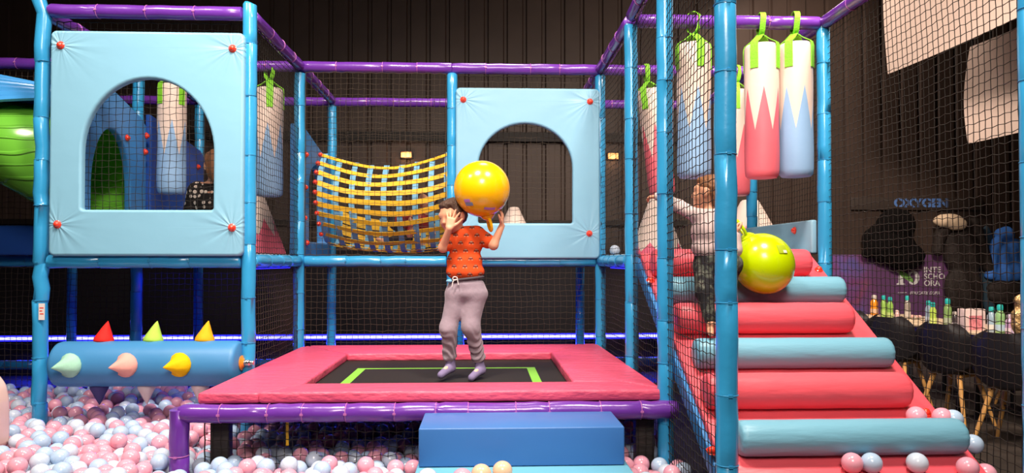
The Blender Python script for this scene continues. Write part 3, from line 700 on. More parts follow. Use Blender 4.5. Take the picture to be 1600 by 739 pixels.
# ------------------------------------------------------------------ TRAMPOLINE
def trampoline():
    zt = 0.69; zb = 0.635; y0, y1 = 3.60, 5.60; x0, x1 = -1.43, 0.93
    t = thing('trampoline', 'rectangular trampoline with pink edge pads and purple front pipe', 'trampoline', (-0.25, 4.6, FL))
    ix0, ix1, iy0, iy1 = -0.97, 0.49, 3.86, 5.08
    # jumping surface
    m = build(MB().box((x0 + 0.05, y0 + 0.05, 0.628), (x1 - 0.05, y1 - 0.05, 0.638)), 'jump_mat', M['mat'], t, smooth=False)
    for a, b in (((-0.83, 3.98), (-0.775, 4.69)), ((0.29, 3.98), (0.345, 4.69))): build(MB().box((a[0], a[1], 0.638), (b[0], b[1], 0.6395)), 'green_line', M['stripe'], m, smooth=False)
    build(MB().box((-0.83, 4.69, 0.638), (0.345, 4.72, 0.6395)), 'green_line', M['stripe'], m, smooth=False)
    def pad(poly, zc, slope=None):
        bm = bmesh.new()
        lo_ = [bm.verts.new((x, y, zb)) for x, y in poly]; hi_ = [bm.verts.new((x, y, zc)) for x, y in poly]
        bm.faces.new(lo_[::-1]); bm.faces.new(hi_)
        n = len(poly)
        for i in range(n): bm.faces.new((lo_[i], lo_[(i + 1) % n], hi_[(i + 1) % n], hi_[i]))
        bmesh.ops.recalc_face_normals(bm, faces=bm.faces[:])
        bmesh.ops.bevel(bm, geom=bm.edges[:], offset=0.014, segments=3, profile=0.6, affect='EDGES')
        mb = MB(); mb.bm(bm); return mb
    def puff(mb):
        return mb
    g = 0.004
    build(pad([(x0 + 0.30, y0), (x1, y0), (x1, y0 + 0.02), (ix1 + 0.27, iy0 + 0.0), (ix0 + 0.02, iy0), (x0 + 0.40, y0 + 0.12)], zt), 'edge_pad', M['pink'], t)
    build(pad([(x0, y0), (x0 + 0.295, y0), (x0 + 0.39, y0 + 0.125), (ix0, iy0 + 0.004), (ix0, iy1), (x0 + 0.06, y1 - 0.01), (x0 + 0.02, y1 - 0.1)], zt - 0.002), 'edge_pad', M['pink'], t)
    build(pad([(ix1 + 0.275, iy0 + 0.004), (x1 - 0.002, y0 + 0.028), (x1 - 0.02, y1 - 0.06), (x1 - 0.05, y1 - 0.0), (x1 - 0.12, y1), (ix1, iy1 - 0.0), (ix1, iy0 + 0.004)], zt + 0.003), 'edge_pad', M['pink'], t)
    build(pad([(ix0 + 0.004, iy1 + 0.002), (ix1 - 0.004, iy1 + 0.002), (x1 - 0.13, y1), (x0 + 0.07, y1)], zt), 'edge_pad', M['pink'], t)
    # purple foam sleeved front pipe and corner leg
    sleeve('front_pipe', (x0 - 0.06, y0 - 0.03, 0.592), (x1 + 0.06, y0 - 0.03, 0.592), M['purple'], M['tie_pink'], t, r=0.046, seg=0.2, wob=0.003)
    sleeve('leg', (x0 - 0.075, y0 - 0.03, FL), (x0 - 0.075, y0 - 0.03, 0.62), M['purple'], M['tie_pink'], t, r=0.047, seg=0.19, wob=0.002)
    for x in (x0 + 0.09, x1 - 0.09):
        build(MB().box((x - 0.045, y0 + 0.05, FL), (x + 0.045, y0 + 0.12, 0.625), 0.004), 'leg', M['blackpost'], t)
    for x in (x0 + 0.09, x1 - 0.09):
        build(MB().box((x - 0.03, y1 - 0.1, FL), (x + 0.03, y1 - 0.04, 0.625), 0.004), 'leg', M['blackpost'], t)
    fr = MB(); fr.box((x0 + 0.02, y0 + 0.04, 0.598), (x1 - 0.02, y0 + 0.1, 0.627)); fr.box((x0 + 0.02, y1 - 0.1, 0.598), (x1 - 0.02, y1 - 0.04, 0.627))
    fr.box((x0 + 0.02, y0 + 0.1, 0.598), (x0 + 0.08, y1 - 0.1, 0.627)); fr.box((x1 - 0.08, y0 + 0.1, 0.598), (x1 - 0.02, y1 - 0.1, 0.627))
    build(fr, 'inner_frame', M['blackpost'], t, smooth=False)
    # loose yellow straps under the edge
    for px, w_ in ((340, 0.16), (446, 0.20)):
        q = PY(px, 655, y0 + 0.09); pts = [(q.x, q.y, 0.60), (q.x + 0.012, q.y - 0.008, 0.60 - w_ * 0.4), (q.x + 0.01, q.y, 0.60 - w_)]
        build(MB().ribbon(pts, (1, 0.3, 0), 0.014, 0.003), 'tie_strap', M['strapyellow'], t)
    for k, px in enumerate((700, 795)):
        q = PY(px, 640, y0 - 0.08)
trampoline()

# ------------------------------------------------------------------ FOAM STEP BLOCKS
def seam_box(lo_, hi_, bev): 
    return MB().box(lo_, hi_, bev)
a = PY(654, 667, 3.19); b = PY(976, 667, 3.19)
tag(build(MB().box((a.x, 3.19, 0.425), (b.x, 3.52, 0.598), 0.007), 'foam_step', M['step'], loc=((a.x + b.x) / 2, 3.35, 0.425)), 'upper royal blue foam step in front of the trampoline', 'foam block')
tag(build(MB().box((a.x - 0.01, 2.75, 0.2), (b.x + 0.02, 3.50, 0.422), 0.008), 'foam_step', M['steplight'], loc=((a.x + b.x) / 2, 3.1, 0.2)), 'lower sky blue foam step under the royal blue one', 'foam block')

# ------------------------------------------------------------------ STAIRS
def stairs():
    x0, x1 = 0.99, 2.11; ya, za = 2.62, 0.315; yb, zb = 4.46, 1.40
    sl = (zb - za) / (yb - ya)
    t = thing('foam_stairs', 'pink foam climbing ramp with pink and blue rolls as steps', 'stairs', ((x0 + x1) / 2, 3.5, FL))
    mb = MB(); mb.mi = 0
    bm = bmesh.new(); 
    poly = [(ya, za), (yb, zb), (yb + 0.09, zb), (yb + 0.09, zb - 0.10), (ya + 0.0, za - 0.10)]
    mb.prism(poly, x0 + 0.012, x1 - 0.004, 'X', 0.006)
    build(mb, 'ramp', M['stairpink'], t)
    # blue side cheek, set on the left of the ramp
    mb = MB(); mb.prism([(ya, za - 0.03), (yb, zb - 0.03), (yb, zb - 0.13), (ya, za - 0.13)], x0 - 0.012, x0 + 0.011, 'X', 0.004)
    build(mb, 'side_cheek', M['slideblue'], t)
    ys = [2.97, 3.22, 3.47, 3.72, 3.97, 4.22]
    for i, y in enumerate(ys):
        blue = i % 2 == 0; r = 0.076 if blue else 0.083
        z = za + (y - ya) * sl + r * 0.92 + 0.005
        xa, xb = (x0 + 0.06, x1 - 0.05) if blue else (x0 + 0.03, x1 - 0.14)
        if i == 0: xa += 0.03
        if i == 2: xb -= 0.02
        if i == 5: xb = 1.98
        q = Matrix.Translation((xa, y, z)) @ Matrix.Rotation(R(90), 4, 'Y'); L = xb - xa
        prof = [(r * 0.3, 0), (r * 0.84, 0.003), (r * 0.95, 0.011), (r, 0.028)]
        for k in range(1, 14): prof.append((r * (1 + 0.008 * math.sin(k * 1.7 + i)), 0.028 + (L - 0.056) * k / 14))
        prof += [(r, L - 0.028), (r * 0.95, L - 0.011), (r * 0.84, L - 0.003), (r * 0.3, L)]
        mb = MB(); mb.lathe(prof, 56, q)
        # gathered folds near the sewn ends
        vv = []
        for v in mb.v:
            e = min(v[0] - xa, xb - v[0]); an = math.atan2(v[2] - z, v[1] - y); f = 1 - 0.035 * max(0, 1 - e / 0.06) * (0.5 + 0.5 * math.sin(an * 14))
            dz = (v[2] - z) * f; dy = (v[1] - y) * f
            vv.append((v[0], y + dy, z + dz))
        mb.v = vv
        build(mb, 'foam_roll', M['rollblue'] if blue else M['stairpink'], t, auto=70)
    nrm = Vector((0, -sl, 1)).normalized()
    def on(px, py):
        d = ray(px, py); o = Vector((0, 0, H)); n = Vector((0, -sl, 1)); tt = (Vector((0, ya, za)) - o).dot(n) / d.dot(n); return o + d * tt
    for px, py in ((1016, 439), (1112, 706), (1279, 422), (1446, 646)):
        button(on(px, py) + nrm * 0.001, t, nrm, 0.019)
    return on, nrm
on_slope, slope_n = stairs()

# ------------------------------------------------------------------ SPIKED ROLLER (left)
def roller():
    Y = YA + 0.02; a = PY(70, 565, 4.27); b = PY(368, 565, 4.30); r = 0.137; z = 0.725
    cx = (a.x + b.x) / 2
    t = thing('spiked_roller', 'blue foam roller with soft coloured spikes between the left front posts', 'foam roller', (cx, Y - 0.07, z))
    c = Vector((cx, Y - 0.07, z)); L = b.x - a.x
    q = Matrix.Translation((a.x, c.y, z)) @ Matrix.Rotation(R(90), 4, 'Y')
    prof = [(r * 0.4, 0), (r * 0.86, 0.004), (r * 0.96, 0.014), (r, 0.035), (r, L * 0.33), (r * 1.005, L * 0.6), (r, L - 0.035), (r * 0.96, L - 0.014), (r * 0.86, L - 0.004), (r * 0.3, L)]
    mb = MB(); mb.lathe(prof, 48, q); build(mb, 'roller_body', M['roller'], t, auto=60)
    cols = {'red': (0.8, 0.02, 0.015), 'lime': (0.42, 0.7, 0.09), 'amber': (0.92, 0.42, 0.01), 'mint': (0.38, 0.72, 0.55), 'blush': (0.88, 0.42, 0.36), 'yellow': (0.95, 0.56, 0.0), 'navy': (0.07, 0.06, 0.2), 'white': (0.74, 0.62, 0.62)}
    def spike(px, ang, col, bend=(0, 0, 0), hgt=0.115, rb=0.052, nm=None):
        x = PY(px, 565, c.y).x
        d = Vector((0, -math.cos(ang), math.sin(ang)))
        base = Vector((x, c.y, z)) + d * (r - 0.012)
        pts = []; rr = []
        for k in range(11):
            u = k / 10; pts.append(base + d * (hgt * (u if u < 0.8 else u)) + Vector(bend) * u * u)
            rr.append(rb * (0.86 + 0.14 * math.sin(min(1, u * 4) * PI / 2)) * max(0.03, (1 - max(0, u - 0.06) ** 1.0 * 1.04)) ** 0.92 if u < 1 else 0.002)
        mb = MB(); mb.tube(pts, rr, 18)
        vv = []
        for i, v in enumerate(mb.v):
            k = i // 18; j = i % 18; cpt = pts[min(k, 10)]; s_ = 1 + 0.05 * math.sin(j * 1.9 + k * 0.7) * math.sin(PI * min(1, k / 10)); vv.append(tuple(cpt + (Vector(v) - cpt) * s_))
        mb.v = vv
        o = build(mb, 'soft_spike', mat(col + '_spike_fabric', cols[col], 0.75, 0.25, 0.5, 25, bdist=0.008), t, auto=80)
        o['label'] = col + ' soft cone spike'
    for px, cl in ((158, 'red'), (236, 'lime'), (317, 'amber')): spike(px, R(102), cl, (0.012, 0, 0), 0.135, 0.064)
    for px, cl in ((129, 'mint'), (214, 'blush'), (295, 'yellow')): spike(px, R(4), cl, (-0.062, 0.0, -0.010), 0.085, 0.080)
    for px, cl in ((155, 'navy'), (229, 'white'), (313, 'white')): spike(px, R(-92), cl, (0.0, 0, 0), 0.125, 0.058)
    # axle end at the right post
    q = Matrix.Translation((b.x, c.y, z)) @ Matrix.Rotation(R(90), 4, 'Y')
    build(MB().lathe([(0.012, -0.004), (0.044, -0.002), (0.046, 0.006), (0.03, 0.012), (0.022, 0.02)], 24, q), 'end_washer', M['orange'], t)
    build(MB().lathe([(0.02, 0.018), (0.02, 0.05), (0.014, 0.055), (0.014, 0.075)], 16, q), 'axle', M['chrome'], t)
roller()

# rounded foam hump at the far left edge of the pit
p = PY(-44, 600, 3.8)
mb = MB(); mb.prism([(-0.26, 0.0), (0.13, 0.0), (0.128, 0.24), (0.11, 0.33), (0.07, 0.385), (0.0, 0.42), (-0.1, 0.43), (-0.2, 0.40), (-0.26, 0.33)], -0.12, 0.12, 'Y', 0.03)
tag(build(mb, 'foam_hump', mat('pale_peach_vinyl', (0.86, 0.62, 0.56), 0.45, bump=0.15, bscale=8), loc=(p.x, 3.8, 0.36), local=True), 'rounded pale peach foam hump at the far left edge of the ball pit', 'foam shape')

# ------------------------------------------------------------------ SCULPTED BODIES (smooth blended volumes -> one continuous surface)
def cap(a, b, ra, rb=None, k=0.02): return ('c', Vector(a), Vector(b), ra, ra if rb is None else rb, k)
def ell(c, r, rot=None, k=0.02): return ('e', Vector(c), r, rot, k)
def sdf(prims, h=0.004, disp=None):
    los = []; his = []
    for p in prims:
        if p[0] == 'c':
            rr = max(p[3], p[4]); los += [[min(p[1][i], p[2][i]) - rr for i in range(3)]]; his += [[max(p[1][i], p[2][i]) + rr for i in range(3)]]
        else:
            rr = max(p[2]); los += [[p[1][i] - rr for i in range(3)]]; his += [[p[1][i] + rr for i in range(3)]]
    lo_ = np.min(los, 0) - 0.02; hi_ = np.max(his, 0) + 0.02
    n = np.ceil((hi_ - lo_) / h).astype(int) + 1
    D = np.full(n, 0.2, np.float32)
    ax = [lo_[i] + h * np.arange(n[i]) for i in range(3)]
    for p, l, u in zip(prims, los, his):
        k = p[-1]; m = k + 0.022
        i0 = [max(0, int((l[i] - m - lo_[i]) / h)) for i in range(3)]; i1 = [min(n[i], int((u[i] + m - lo_[i]) / h) + 2) for i in range(3)]
        sl = tuple(slice(a, b) for a, b in zip(i0, i1))
        X, Y, Z = np.meshgrid(ax[0][sl[0]], ax[1][sl[1]], ax[2][sl[2]], indexing='ij')
        if p[0] == 'c':
            a, b = p[1], p[2]; ab = b - a; L2 = max(ab.dot(ab), 1e-9)
            t = np.clip(((X - a.x) * ab.x + (Y - a.y) * ab.y + (Z - a.z) * ab.z) / L2, 0, 1)
            d = np.sqrt((X - a.x - t * ab.x) ** 2 + (Y - a.y - t * ab.y) ** 2 + (Z - a.z - t * ab.z) ** 2) - (p[3] + (p[4] - p[3]) * t)
        else:
            c, r, rot = p[1], p[2], p[3]; P = [X - c.x, Y - c.y, Z - c.z]
            if rot is not None:
                T = rot.transposed(); P = [P[0] * T[i][0] + P[1] * T[i][1] + P[2] * T[i][2] for i in range(3)]
            k0 = np.sqrt(sum((P[i] / r[i]) ** 2 for i in range(3))); k1 = np.sqrt(sum((P[i] / r[i] ** 2) ** 2 for i in range(3))) + 1e-9
            d = k0 * (k0 - 1) / k1
        o = D[sl]; hh = np.maximum(k - np.abs(o - d), 0) / k
        D[sl] = np.minimum(o, d) - hh * hh * k * 0.25
    if disp is not None:
        X, Y, Z = np.meshgrid(*ax, indexing='ij'); D = D + disp(X, Y, Z).astype(np.float32)
    # surface nets
    S = D < 0
    c = [S[:-1, :-1, :-1], S[1:, :-1, :-1], S[:-1, 1:, :-1], S[1:, 1:, :-1], S[:-1, :-1, 1:], S[1:, :-1, 1:], S[:-1, 1:, 1:], S[1:, 1:, 1:]]
    cnt = sum(x.astype(np.int8) for x in c); act = (cnt > 0) & (cnt < 8)
    idx = np.full(act.shape, -1, np.int64); ii = np.argwhere(act); idx[act] = np.arange(len(ii))
    off = np.array([(i & 1, (i >> 1) & 1, (i >> 2) & 1) for i in range(8)])
    V = D[ii[:, 0, None] + off[None, :, 0], ii[:, 1, None] + off[None, :, 1], ii[:, 2, None] + off[None, :, 2]]
    acc = np.zeros((len(ii), 3)); ne = np.zeros(len(ii))
    for a in range(8):
        for b_ in range(a + 1, 8):
            if bin(a ^ b_).count('1') != 1: continue
            va, vb = V[:, a], V[:, b_]; x = (va < 0) != (vb < 0); t = np.where(x, va / (va - vb + 1e-12), 0)
            acc += np.where(x[:, None], off[a] + (off[b_] - off[a]) * t[:, None], 0); ne += x
    vs = (ii + acc / ne[:, None]) * h + lo_
    fs = []
    for d_ in range(3):
        e = [slice(None)] * 3; f = [slice(None)] * 3; e[d_] = slice(0, -1); f[d_] = slice(1, None)
        X = S[tuple(e)] != S[tuple(f)]; q = np.argwhere(X); a, b_ = [(1, 2), (2, 0), (0, 1)][d_]
        q = q[(q[:, a] > 0) & (q[:, b_] > 0) & (q[:, a] < n[a] - 1) & (q[:, b_] < n[b_] - 1)]
        def g(da, db): r_ = q.copy(); r_[:, a] -= da; r_[:, b_] -= db; return idx[r_[:, 0], r_[:, 1], r_[:, 2]]
        Q = np.stack([g(1, 1), g(0, 1), g(0, 0), g(1, 0)], 1); flip = ~S[q[:, 0], q[:, 1], q[:, 2]]; Q[flip] = Q[flip][:, ::-1]; fs.append(Q)
    F_ = np.concatenate(fs); F_ = F_[(F_ >= 0).all(1)]
    mb = MB(); mb.v = [tuple(v) for v in vs]; mb.f = F_.tolist(); mb.m = [0] * len(mb.f); return mb
def frame_rot(right, fwd, up): return Matrix((right, fwd, up)).transposed()      # columns = axes
def head_prims(c, fwd, up, s=1.0):
    """c = centre of the head; s=1 for a 0.21 m high child's head. returns prims, frame, feature positions"""
    fwd = Vector(fwd).normalized(); up = Vector(up); up = (up - fwd * up.dot(fwd)).normalized(); rt = fwd.cross(up)
    Q = frame_rot(rt, fwd, up); c = Vector(c)
    def P(x, y, z): return c + (rt * x + fwd * y + up * z) * s
    pr = [ell(P(0, -0.012, 0.022), (0.073 * s, 0.088 * s, 0.080 * s), Q, 0.01), ell(P(0, 0.018, -0.028), (0.056 * s, 0.062 * s, 0.066 * s), Q, 0.03),
          ell(P(0, 0.05, -0.075), (0.022 * s, 0.02 * s, 0.018 * s), Q, 0.03),
          ell(P(0.032, 0.052, -0.03), (0.022 * s, 0.018 * s, 0.022 * s), Q, 0.02), ell(P(-0.032, 0.052, -0.03), (0.022 * s, 0.018 * s, 0.022 * s), Q, 0.02),
          cap(P(0, 0.072, 0.0), P(0, 0.086, -0.024), 0.007 * s, 0.0105 * s, 0.012), ell(P(0.008, 0.078, -0.028), (0.006 * s,) * 3, None, 0.006), ell(P(-0.008, 0.078, -0.028), (0.006 * s,) * 3, None, 0.006),
          cap(P(-0.04, 0.062, 0.02), P(0.04, 0.062, 0.02), 0.010 * s, None, 0.02)]
    for sg in (-1, 1):
        pr += [ell(P(0.074 * sg, -0.008, -0.004), (0.010 * s, 0.020 * s, 0.029 * s), Q, 0.008)]
    return pr, P, Q
def face_parts(parent, P, s=1.0, eyes=True):
    for sg in (-1, 1):
        if eyes:
            o = build(MB().ball(P(0.029 * sg, 0.063, 0.002), 0.0118 * s, 3), 'eye', M['eyewhite'], parent); build(MB().ball(P(0.030 * sg, 0.0712, 0.0015), 0.0055 * s, 2), 'iris', M['iris'], o)
        mb = MB(); mb.tube([P(0.014 * sg, 0.0755, 0.021), P(0.03 * sg, 0.074, 0.027), P(0.046 * sg, 0.064, 0.021)], [0.0016 * s, 0.0026 * s, 0.0012 * s], 6); build(mb, 'eyebrow', M['hair_dark'], parent)
    mb = MB(); mb.tube([P(-0.018, 0.071, -0.05), P(-0.006, 0.0785, -0.0475), P(0.006, 0.0785, -0.0475), P(0.018, 0.071, -0.05)], [0.0015 * s, 0.0038 * s, 0.0038 * s, 0.0015 * s], 8)
    mb.tube([P(-0.015, 0.071, -0.053), P(0, 0.0765, -0.056), P(0.015, 0.071, -0.053)], [0.0015 * s, 0.0042 * s, 0.0015 * s], 8); build(mb, 'mouth', M['lips'], parent)
def hand_prims(w_, d, n, thumb, curl=(20, 20, 22, 25), spread=1.0, s=1.0, tcurl=15):
    """w_ wrist, d along the hand, n the way the palm faces, thumb=+1/-1 which side; s=1: 0.125 m long hand"""
    d = Vector(d).normalized(); n = Vector(n); n = (n - d * n.dot(d)).normalized(); sd = d.cross(n) * thumb; w_ = Vector(w_)
    pr = []
    for i in range(4):
        x = (0.0195 - 0.0135 * i) * s
        pr.append(cap(w_ + sd * x * 0.7 + d * 0.008 * s, w_ + d * 0.058 * s + sd * x, 0.0105 * s, 0.0088 * s, 0.008))
    for i, (L, sp) in enumerate(((0.054, 0.16), (0.061, 0.04), (0.056, -0.08), (0.043, -0.22))):
        x = (0.0205 - 0.0140 * i) * s; p = w_ + d * 0.060 * s + sd * x; dirn = (d + sd * sp * spread).normalized(); r0 = 0.0071 * s; ax_ = dirn.cross(n)
        cv = R(curl[i])
        for j, f in enumerate((0.42, 0.32, 0.26)):
            dirn = Matrix.Rotation(cv * (1.0 if j else 0.7), 3, ax_) @ dirn; q = p + dirn * L * f * s
            pr.append(cap(p, q, r0 * (1 - 0.07 * j), r0 * (1 - 0.07 * (j + 1)), 0.0025)); p = q
    p = w_ + d * 0.014 * s + sd * 0.016 * s; dirn = (d * 0.72 + sd * 0.72 + n * 0.15).normalized()
    for j, L in enumerate((0.030, 0.026, 0.021)):
        q = p + dirn * L * s; pr.append(cap(p, q, (0.0105 - 0.0015 * j) * s, (0.009 - 0.0013 * j) * s, 0.006 if j == 0 else 0.003)); p = q; dirn = (Matrix.Rotation(R(tcurl), 3, dirn.cross(n * 0.5 + d)) @ dirn).normalized()
    return pr
def wrinkle(amp, f=70, zs=1.0):
    def fn(X, Y, Z):
        return amp * (np.sin(f * Z * zs + 5 * np.sin(9 * X + 1.3) + 3 * np.sin(11 * Y)) * 0.6 + np.sin(0.6 * f * Z * zs + 34 * X + 22 * Y) * 0.4)
    return fn

# ---- T-shirt print
def shirt_mat():
    m = mat('orange_tshirt_jersey', (0.66, 0.075, 0.014), 0.85, 0.2, 0.5, 16, bdist=0.012)
    N, L = nt(m); p = N['Principled BSDF']; tc = N.new('ShaderNodeTexCoord')
    sx = N.new('ShaderNodeSeparateXYZ'); L.new(tc.outputs['Object'], sx.inputs[0])
    def mt(op, a, b=None):
        q = N.new('ShaderNodeMath'); q.operation = op
        for i_, v_ in enumerate((a, b)):
            if v_ is None: continue
            if isinstance(v_, (int, float)): q.inputs[i_].default_value = v_
            else: L.new(v_, q.inputs[i_])
        return q.outputs[0]
    zr = mt('DIVIDE', sx.outputs[2], 0.047); row = mt('FLOOR', zr); v = mt('SUBTRACT', mt('FRACT', zr), 0.5)
    off = mt('FRACT', mt('MULTIPLY', row, 0.47)); u = mt('SUBTRACT', mt('FRACT', mt('ADD', mt('DIVIDE', sx.outputs[0], 0.064), off)), 0.5)
    au = mt('ABSOLUTE', u)
    body_ = mt('MULTIPLY', mt('LESS_THAN', au, 0.24), mt('MULTIPLY', mt('GREATER_THAN', v, -0.16), mt('LESS_THAN', v, 0.06)))
    cab = mt('MULTIPLY', mt('LESS_THAN', au, 0.14), mt('MULTIPLY', mt('GREATER_THAN', v, 0.02), mt('LESS_THAN', v, 0.22)))
    dark = mt('MAXIMUM', body_, cab)
    win = mt('MULTIPLY', mt('MULTIPLY', mt('LESS_THAN', au, 0.10), mt('GREATER_THAN', au, 0.02)), mt('MULTIPLY', mt('GREATER_THAN', v, 0.06), mt('LESS_THAN', v, 0.17)))
    wheel = mt('MULTIPLY', mt('LESS_THAN', mt('ABSOLUTE', mt('SUBTRACT', au, 0.15)), 0.05), mt('LESS_THAN', mt('ABSOLUTE', mt('ADD', v, 0.18)), 0.07))
    m1 = N.new('ShaderNodeMix'); m1.data_type = 'RGBA'; m1.inputs[6].default_value = (0.66, 0.075, 0.014, 1); m1.inputs[7].default_value = (0.17, 0.03, 0.02, 1); L.new(dark, m1.inputs[0])
    m2 = N.new('ShaderNodeMix'); m2.data_type = 'RGBA'; L.new(m1.outputs[2], m2.inputs[6]); m2.inputs[7].default_value = (0.55, 0.32, 0.2, 1); L.new(mt('MAXIMUM', win, mt('MULTIPLY', wheel, 0.7)), m2.inputs[0])
    L.new(m2.outputs[2], p.inputs['Base Color']); return m

def boy_on_trampoline():
    Y0 = 4.28
    def J(x, y, dy=0.0): return PY(x, y, Y0 + dy)
    hc = J(707, 338, -0.01); t = thing('person', 'boy in an orange T-shirt and grey joggers jumping on the trampoline, hand over his face', 'person', J(728, 592, 0))
    fwd = Vector((-0.62, -0.74, -0.22)); up = Vector((-0.16, -0.12, 1))
    hp, P, Q = head_prims(hc, fwd, up, 0.98)
    neck = cap(J(720, 366, 0.01), J(711, 350, 0.0), 0.033, 0.035, 0.02)
    shL, shR = J(709, 369, 0.0), J(748, 366, 0.0)
    elL, wrL = J(692, 387, -0.06), J(702, 357, -0.14)
    elR, wrR = J(771, 383, -0.06), J(784, 353, -0.05)
    body = hp + [neck, cap(shL, shR, 0.04, None, 0.03), ell(J(727, 385), (0.09, 0.062, 0.10)), ell(J(728, 425), (0.088, 0.062, 0.11)),
                 ell(J(729, 452), (0.1, 0.07, 0.07)),
                 cap(shL, elL, 0.031, 0.026), cap(elL, wrL, 0.0265, 0.0185), cap(shR, elR, 0.031, 0.026), cap(elR, wrR, 0.0265, 0.0185)]
    body += hand_prims(wrL, Vector((0.22, 0.10, 1)), Vector((0.10, 1, 0.0)), -1, (12, 6, 10, 16), 2.3, 0.98, 10)
    body += hand_prims(wrR, Vector((0.08, -0.10, 1)), Vector((-1, 0.15, 0.35)), 1, (14, 14, 16, 16), 1.4, 0.88, 12)
    hipL, hipR = J(713, 456), J(742, 456)
    knL, anL = J(701, 514, -0.045), J(704, 560, -0.01)
    knR, anR = J(736, 512, -0.045), J(749, 562, 0.0)
    toL, heL = J(689, 586, -0.10), J(704, 574, 0.0)
    toR, heR = J(737, 590, -0.09), J(751, 578, 0.01)
    for a, b, c_, h_, to in ((hipL, knL, anL, heL, toL), (hipR, knR, anR, heR, toR)):
        body += [cap(a, b, 0.050, 0.032), cap(b, c_, 0.031, 0.022), cap(c_, h_, 0.022, 0.022, 0.015), cap(h_, to, 0.019, 0.015, 0.015)]
    build(sdf(body, 0.0034), 'body', M['skin'], t, auto=None)
    # nails are not visible; face
    face_parts(t, P, 0.98)
    # hair
    hair = [ell(P(0, -0.022, 0.036), (0.079 * 0.98, 0.088 * 0.98, 0.077), Q, 0.008), ell(P(0, 0.035, 0.078), (0.055, 0.03, 0.022), Q, 0.02), ell(P(0, -0.055, -0.005), (0.062, 0.045, 0.055), Q, 0.02)]
    for sg in (-1, 1): hair.append(ell(P(0.068 * sg, 0.012, 0.022), (0.011, 0.02, 0.03), Q, 0.01))
    build(sdf(hair, 0.004, lambda X, Y, Z: 0.0022 * np.sin(150 * X + 60 * Z) * np.sin(140 * Z + 90 * Y)), 'hair', M['hair_dark'], t, auto=None)
    # T-shirt
    sh = [cap(J(712, 367), J(744, 364), 0.047, None, 0.03), ell(J(727, 382, 0), (0.106, 0.074, 0.085)), ell(J(726, 408, 0), (0.108, 0.076, 0.09)), ell(J(727, 424, 0), (0.116, 0.08, 0.062)),
          cap(shL, shL.lerp(elL, 0.72), 0.043, 0.043), cap(shR, shR.lerp(elR, 0.62), 0.043, 0.045)]
    cut = J(727, 437).z
    build(sdf(sh, 0.0042, lambda X, Y, Z: np.maximum(wrinkle(0.0022, 60, 0.5)(X, Y, Z), -1) + np.where(Z < cut, (cut - Z) * 3, 0)), 'tshirt', shirt_mat(), t, auto=60)
    # joggers
    pa = [ell(J(729, 445), (0.108, 0.078, 0.055)), ell(J(729, 458), (0.122, 0.085, 0.06)),
          cap(J(712, 462), knL, 0.063, 0.048, 0.035), cap(knL, J(703, 554, -0.01), 0.047, 0.039, 0.035), cap(J(741, 462), knR, 0.072, 0.050, 0.035), cap(knR, J(748, 555, 0), 0.049, 0.040, 0.035),
          ell(J(703, 558, -0.01), (0.036, 0.036, 0.022)), ell(J(747, 560, 0), (0.036, 0.036, 0.022))]
    top = J(729, 434).z; za = J(729, 545).z
    build(sdf(pa, 0.0042, lambda X, Y, Z: wrinkle(0.0035, 48, 0.55)(X, Y, Z) + 0.0042 * np.exp(-((Z - za) / 0.10) ** 2) * np.sin(120 * Z + 45 * X + 7 * np.sin(26 * Y + 20 * X)) + np.where(Z > top, (Z - top) * 3, 0)), 'joggers', M['pants'], t, auto=None)
    mb = MB(); c = J(728, 435.5); pts = [c + Vector((0.104 * math.cos(a), 0.077 * math.sin(a), 0.012 * math.cos(a))) for a in [2 * PI * k / 32 for k in range(32)]]
    mb.tube(pts, 0.008, 8, closed=True); build(mb, 'waistband', M['waist'], t)
    q = J(711, 437, -0.085); mb = MB()
    mb.tube([q, q + Vector((-0.012, -0.012, -0.01)), q + Vector((-0.018, -0.01, -0.04))], 0.003, 6); mb.tube([q, q + Vector((0.014, -0.012, 0.004)), q + Vector((0.02, -0.01, -0.03))], 0.003, 6)
    mb.tube([q + Vector((0.014 * math.cos(a), -0.008, 0.008 + 0.01 * math.sin(a))) for a in [2 * PI * k / 10 for k in range(10)]], 0.0028, 6, closed=True); build(mb, 'drawcord', M['cord'], t)
    q = J(702, 439, -0.05); build(MB().ball(q, 0.02, 2, (1, 0.8, 0.55)), 'undershirt_edge', M['strapblue'], t)
    # socks
    for a, h_, to in ((J(704, 556, -0.01), heL, toL), (J(748, 558, 0.0), heR, toR)):
        s_ = build(sdf([cap(a, h_, 0.029, 0.028, 0.02), cap(h_, to, 0.028, 0.022, 0.02)], 0.004, wrinkle(0.001, 90)), 'sock', M['sock'], t, auto=None)
        mid = h_.lerp(to, 0.5) + Vector((0, -0.006, 0.016)); dr = (to - h_).normalized(); rot = frame_rot(dr, dr.cross(Vector((0, 0, 1))).normalized(), dr.cross(Vector((0, 0, 1))).normalized().cross(dr) * -1)
        build(MB().ball(mid, 0.02, 3, (1.25, 0.7, 0.62), rot), 'sock_print', M['sockpatch'], s_)
    return J
J1 = boy_on_trampoline()

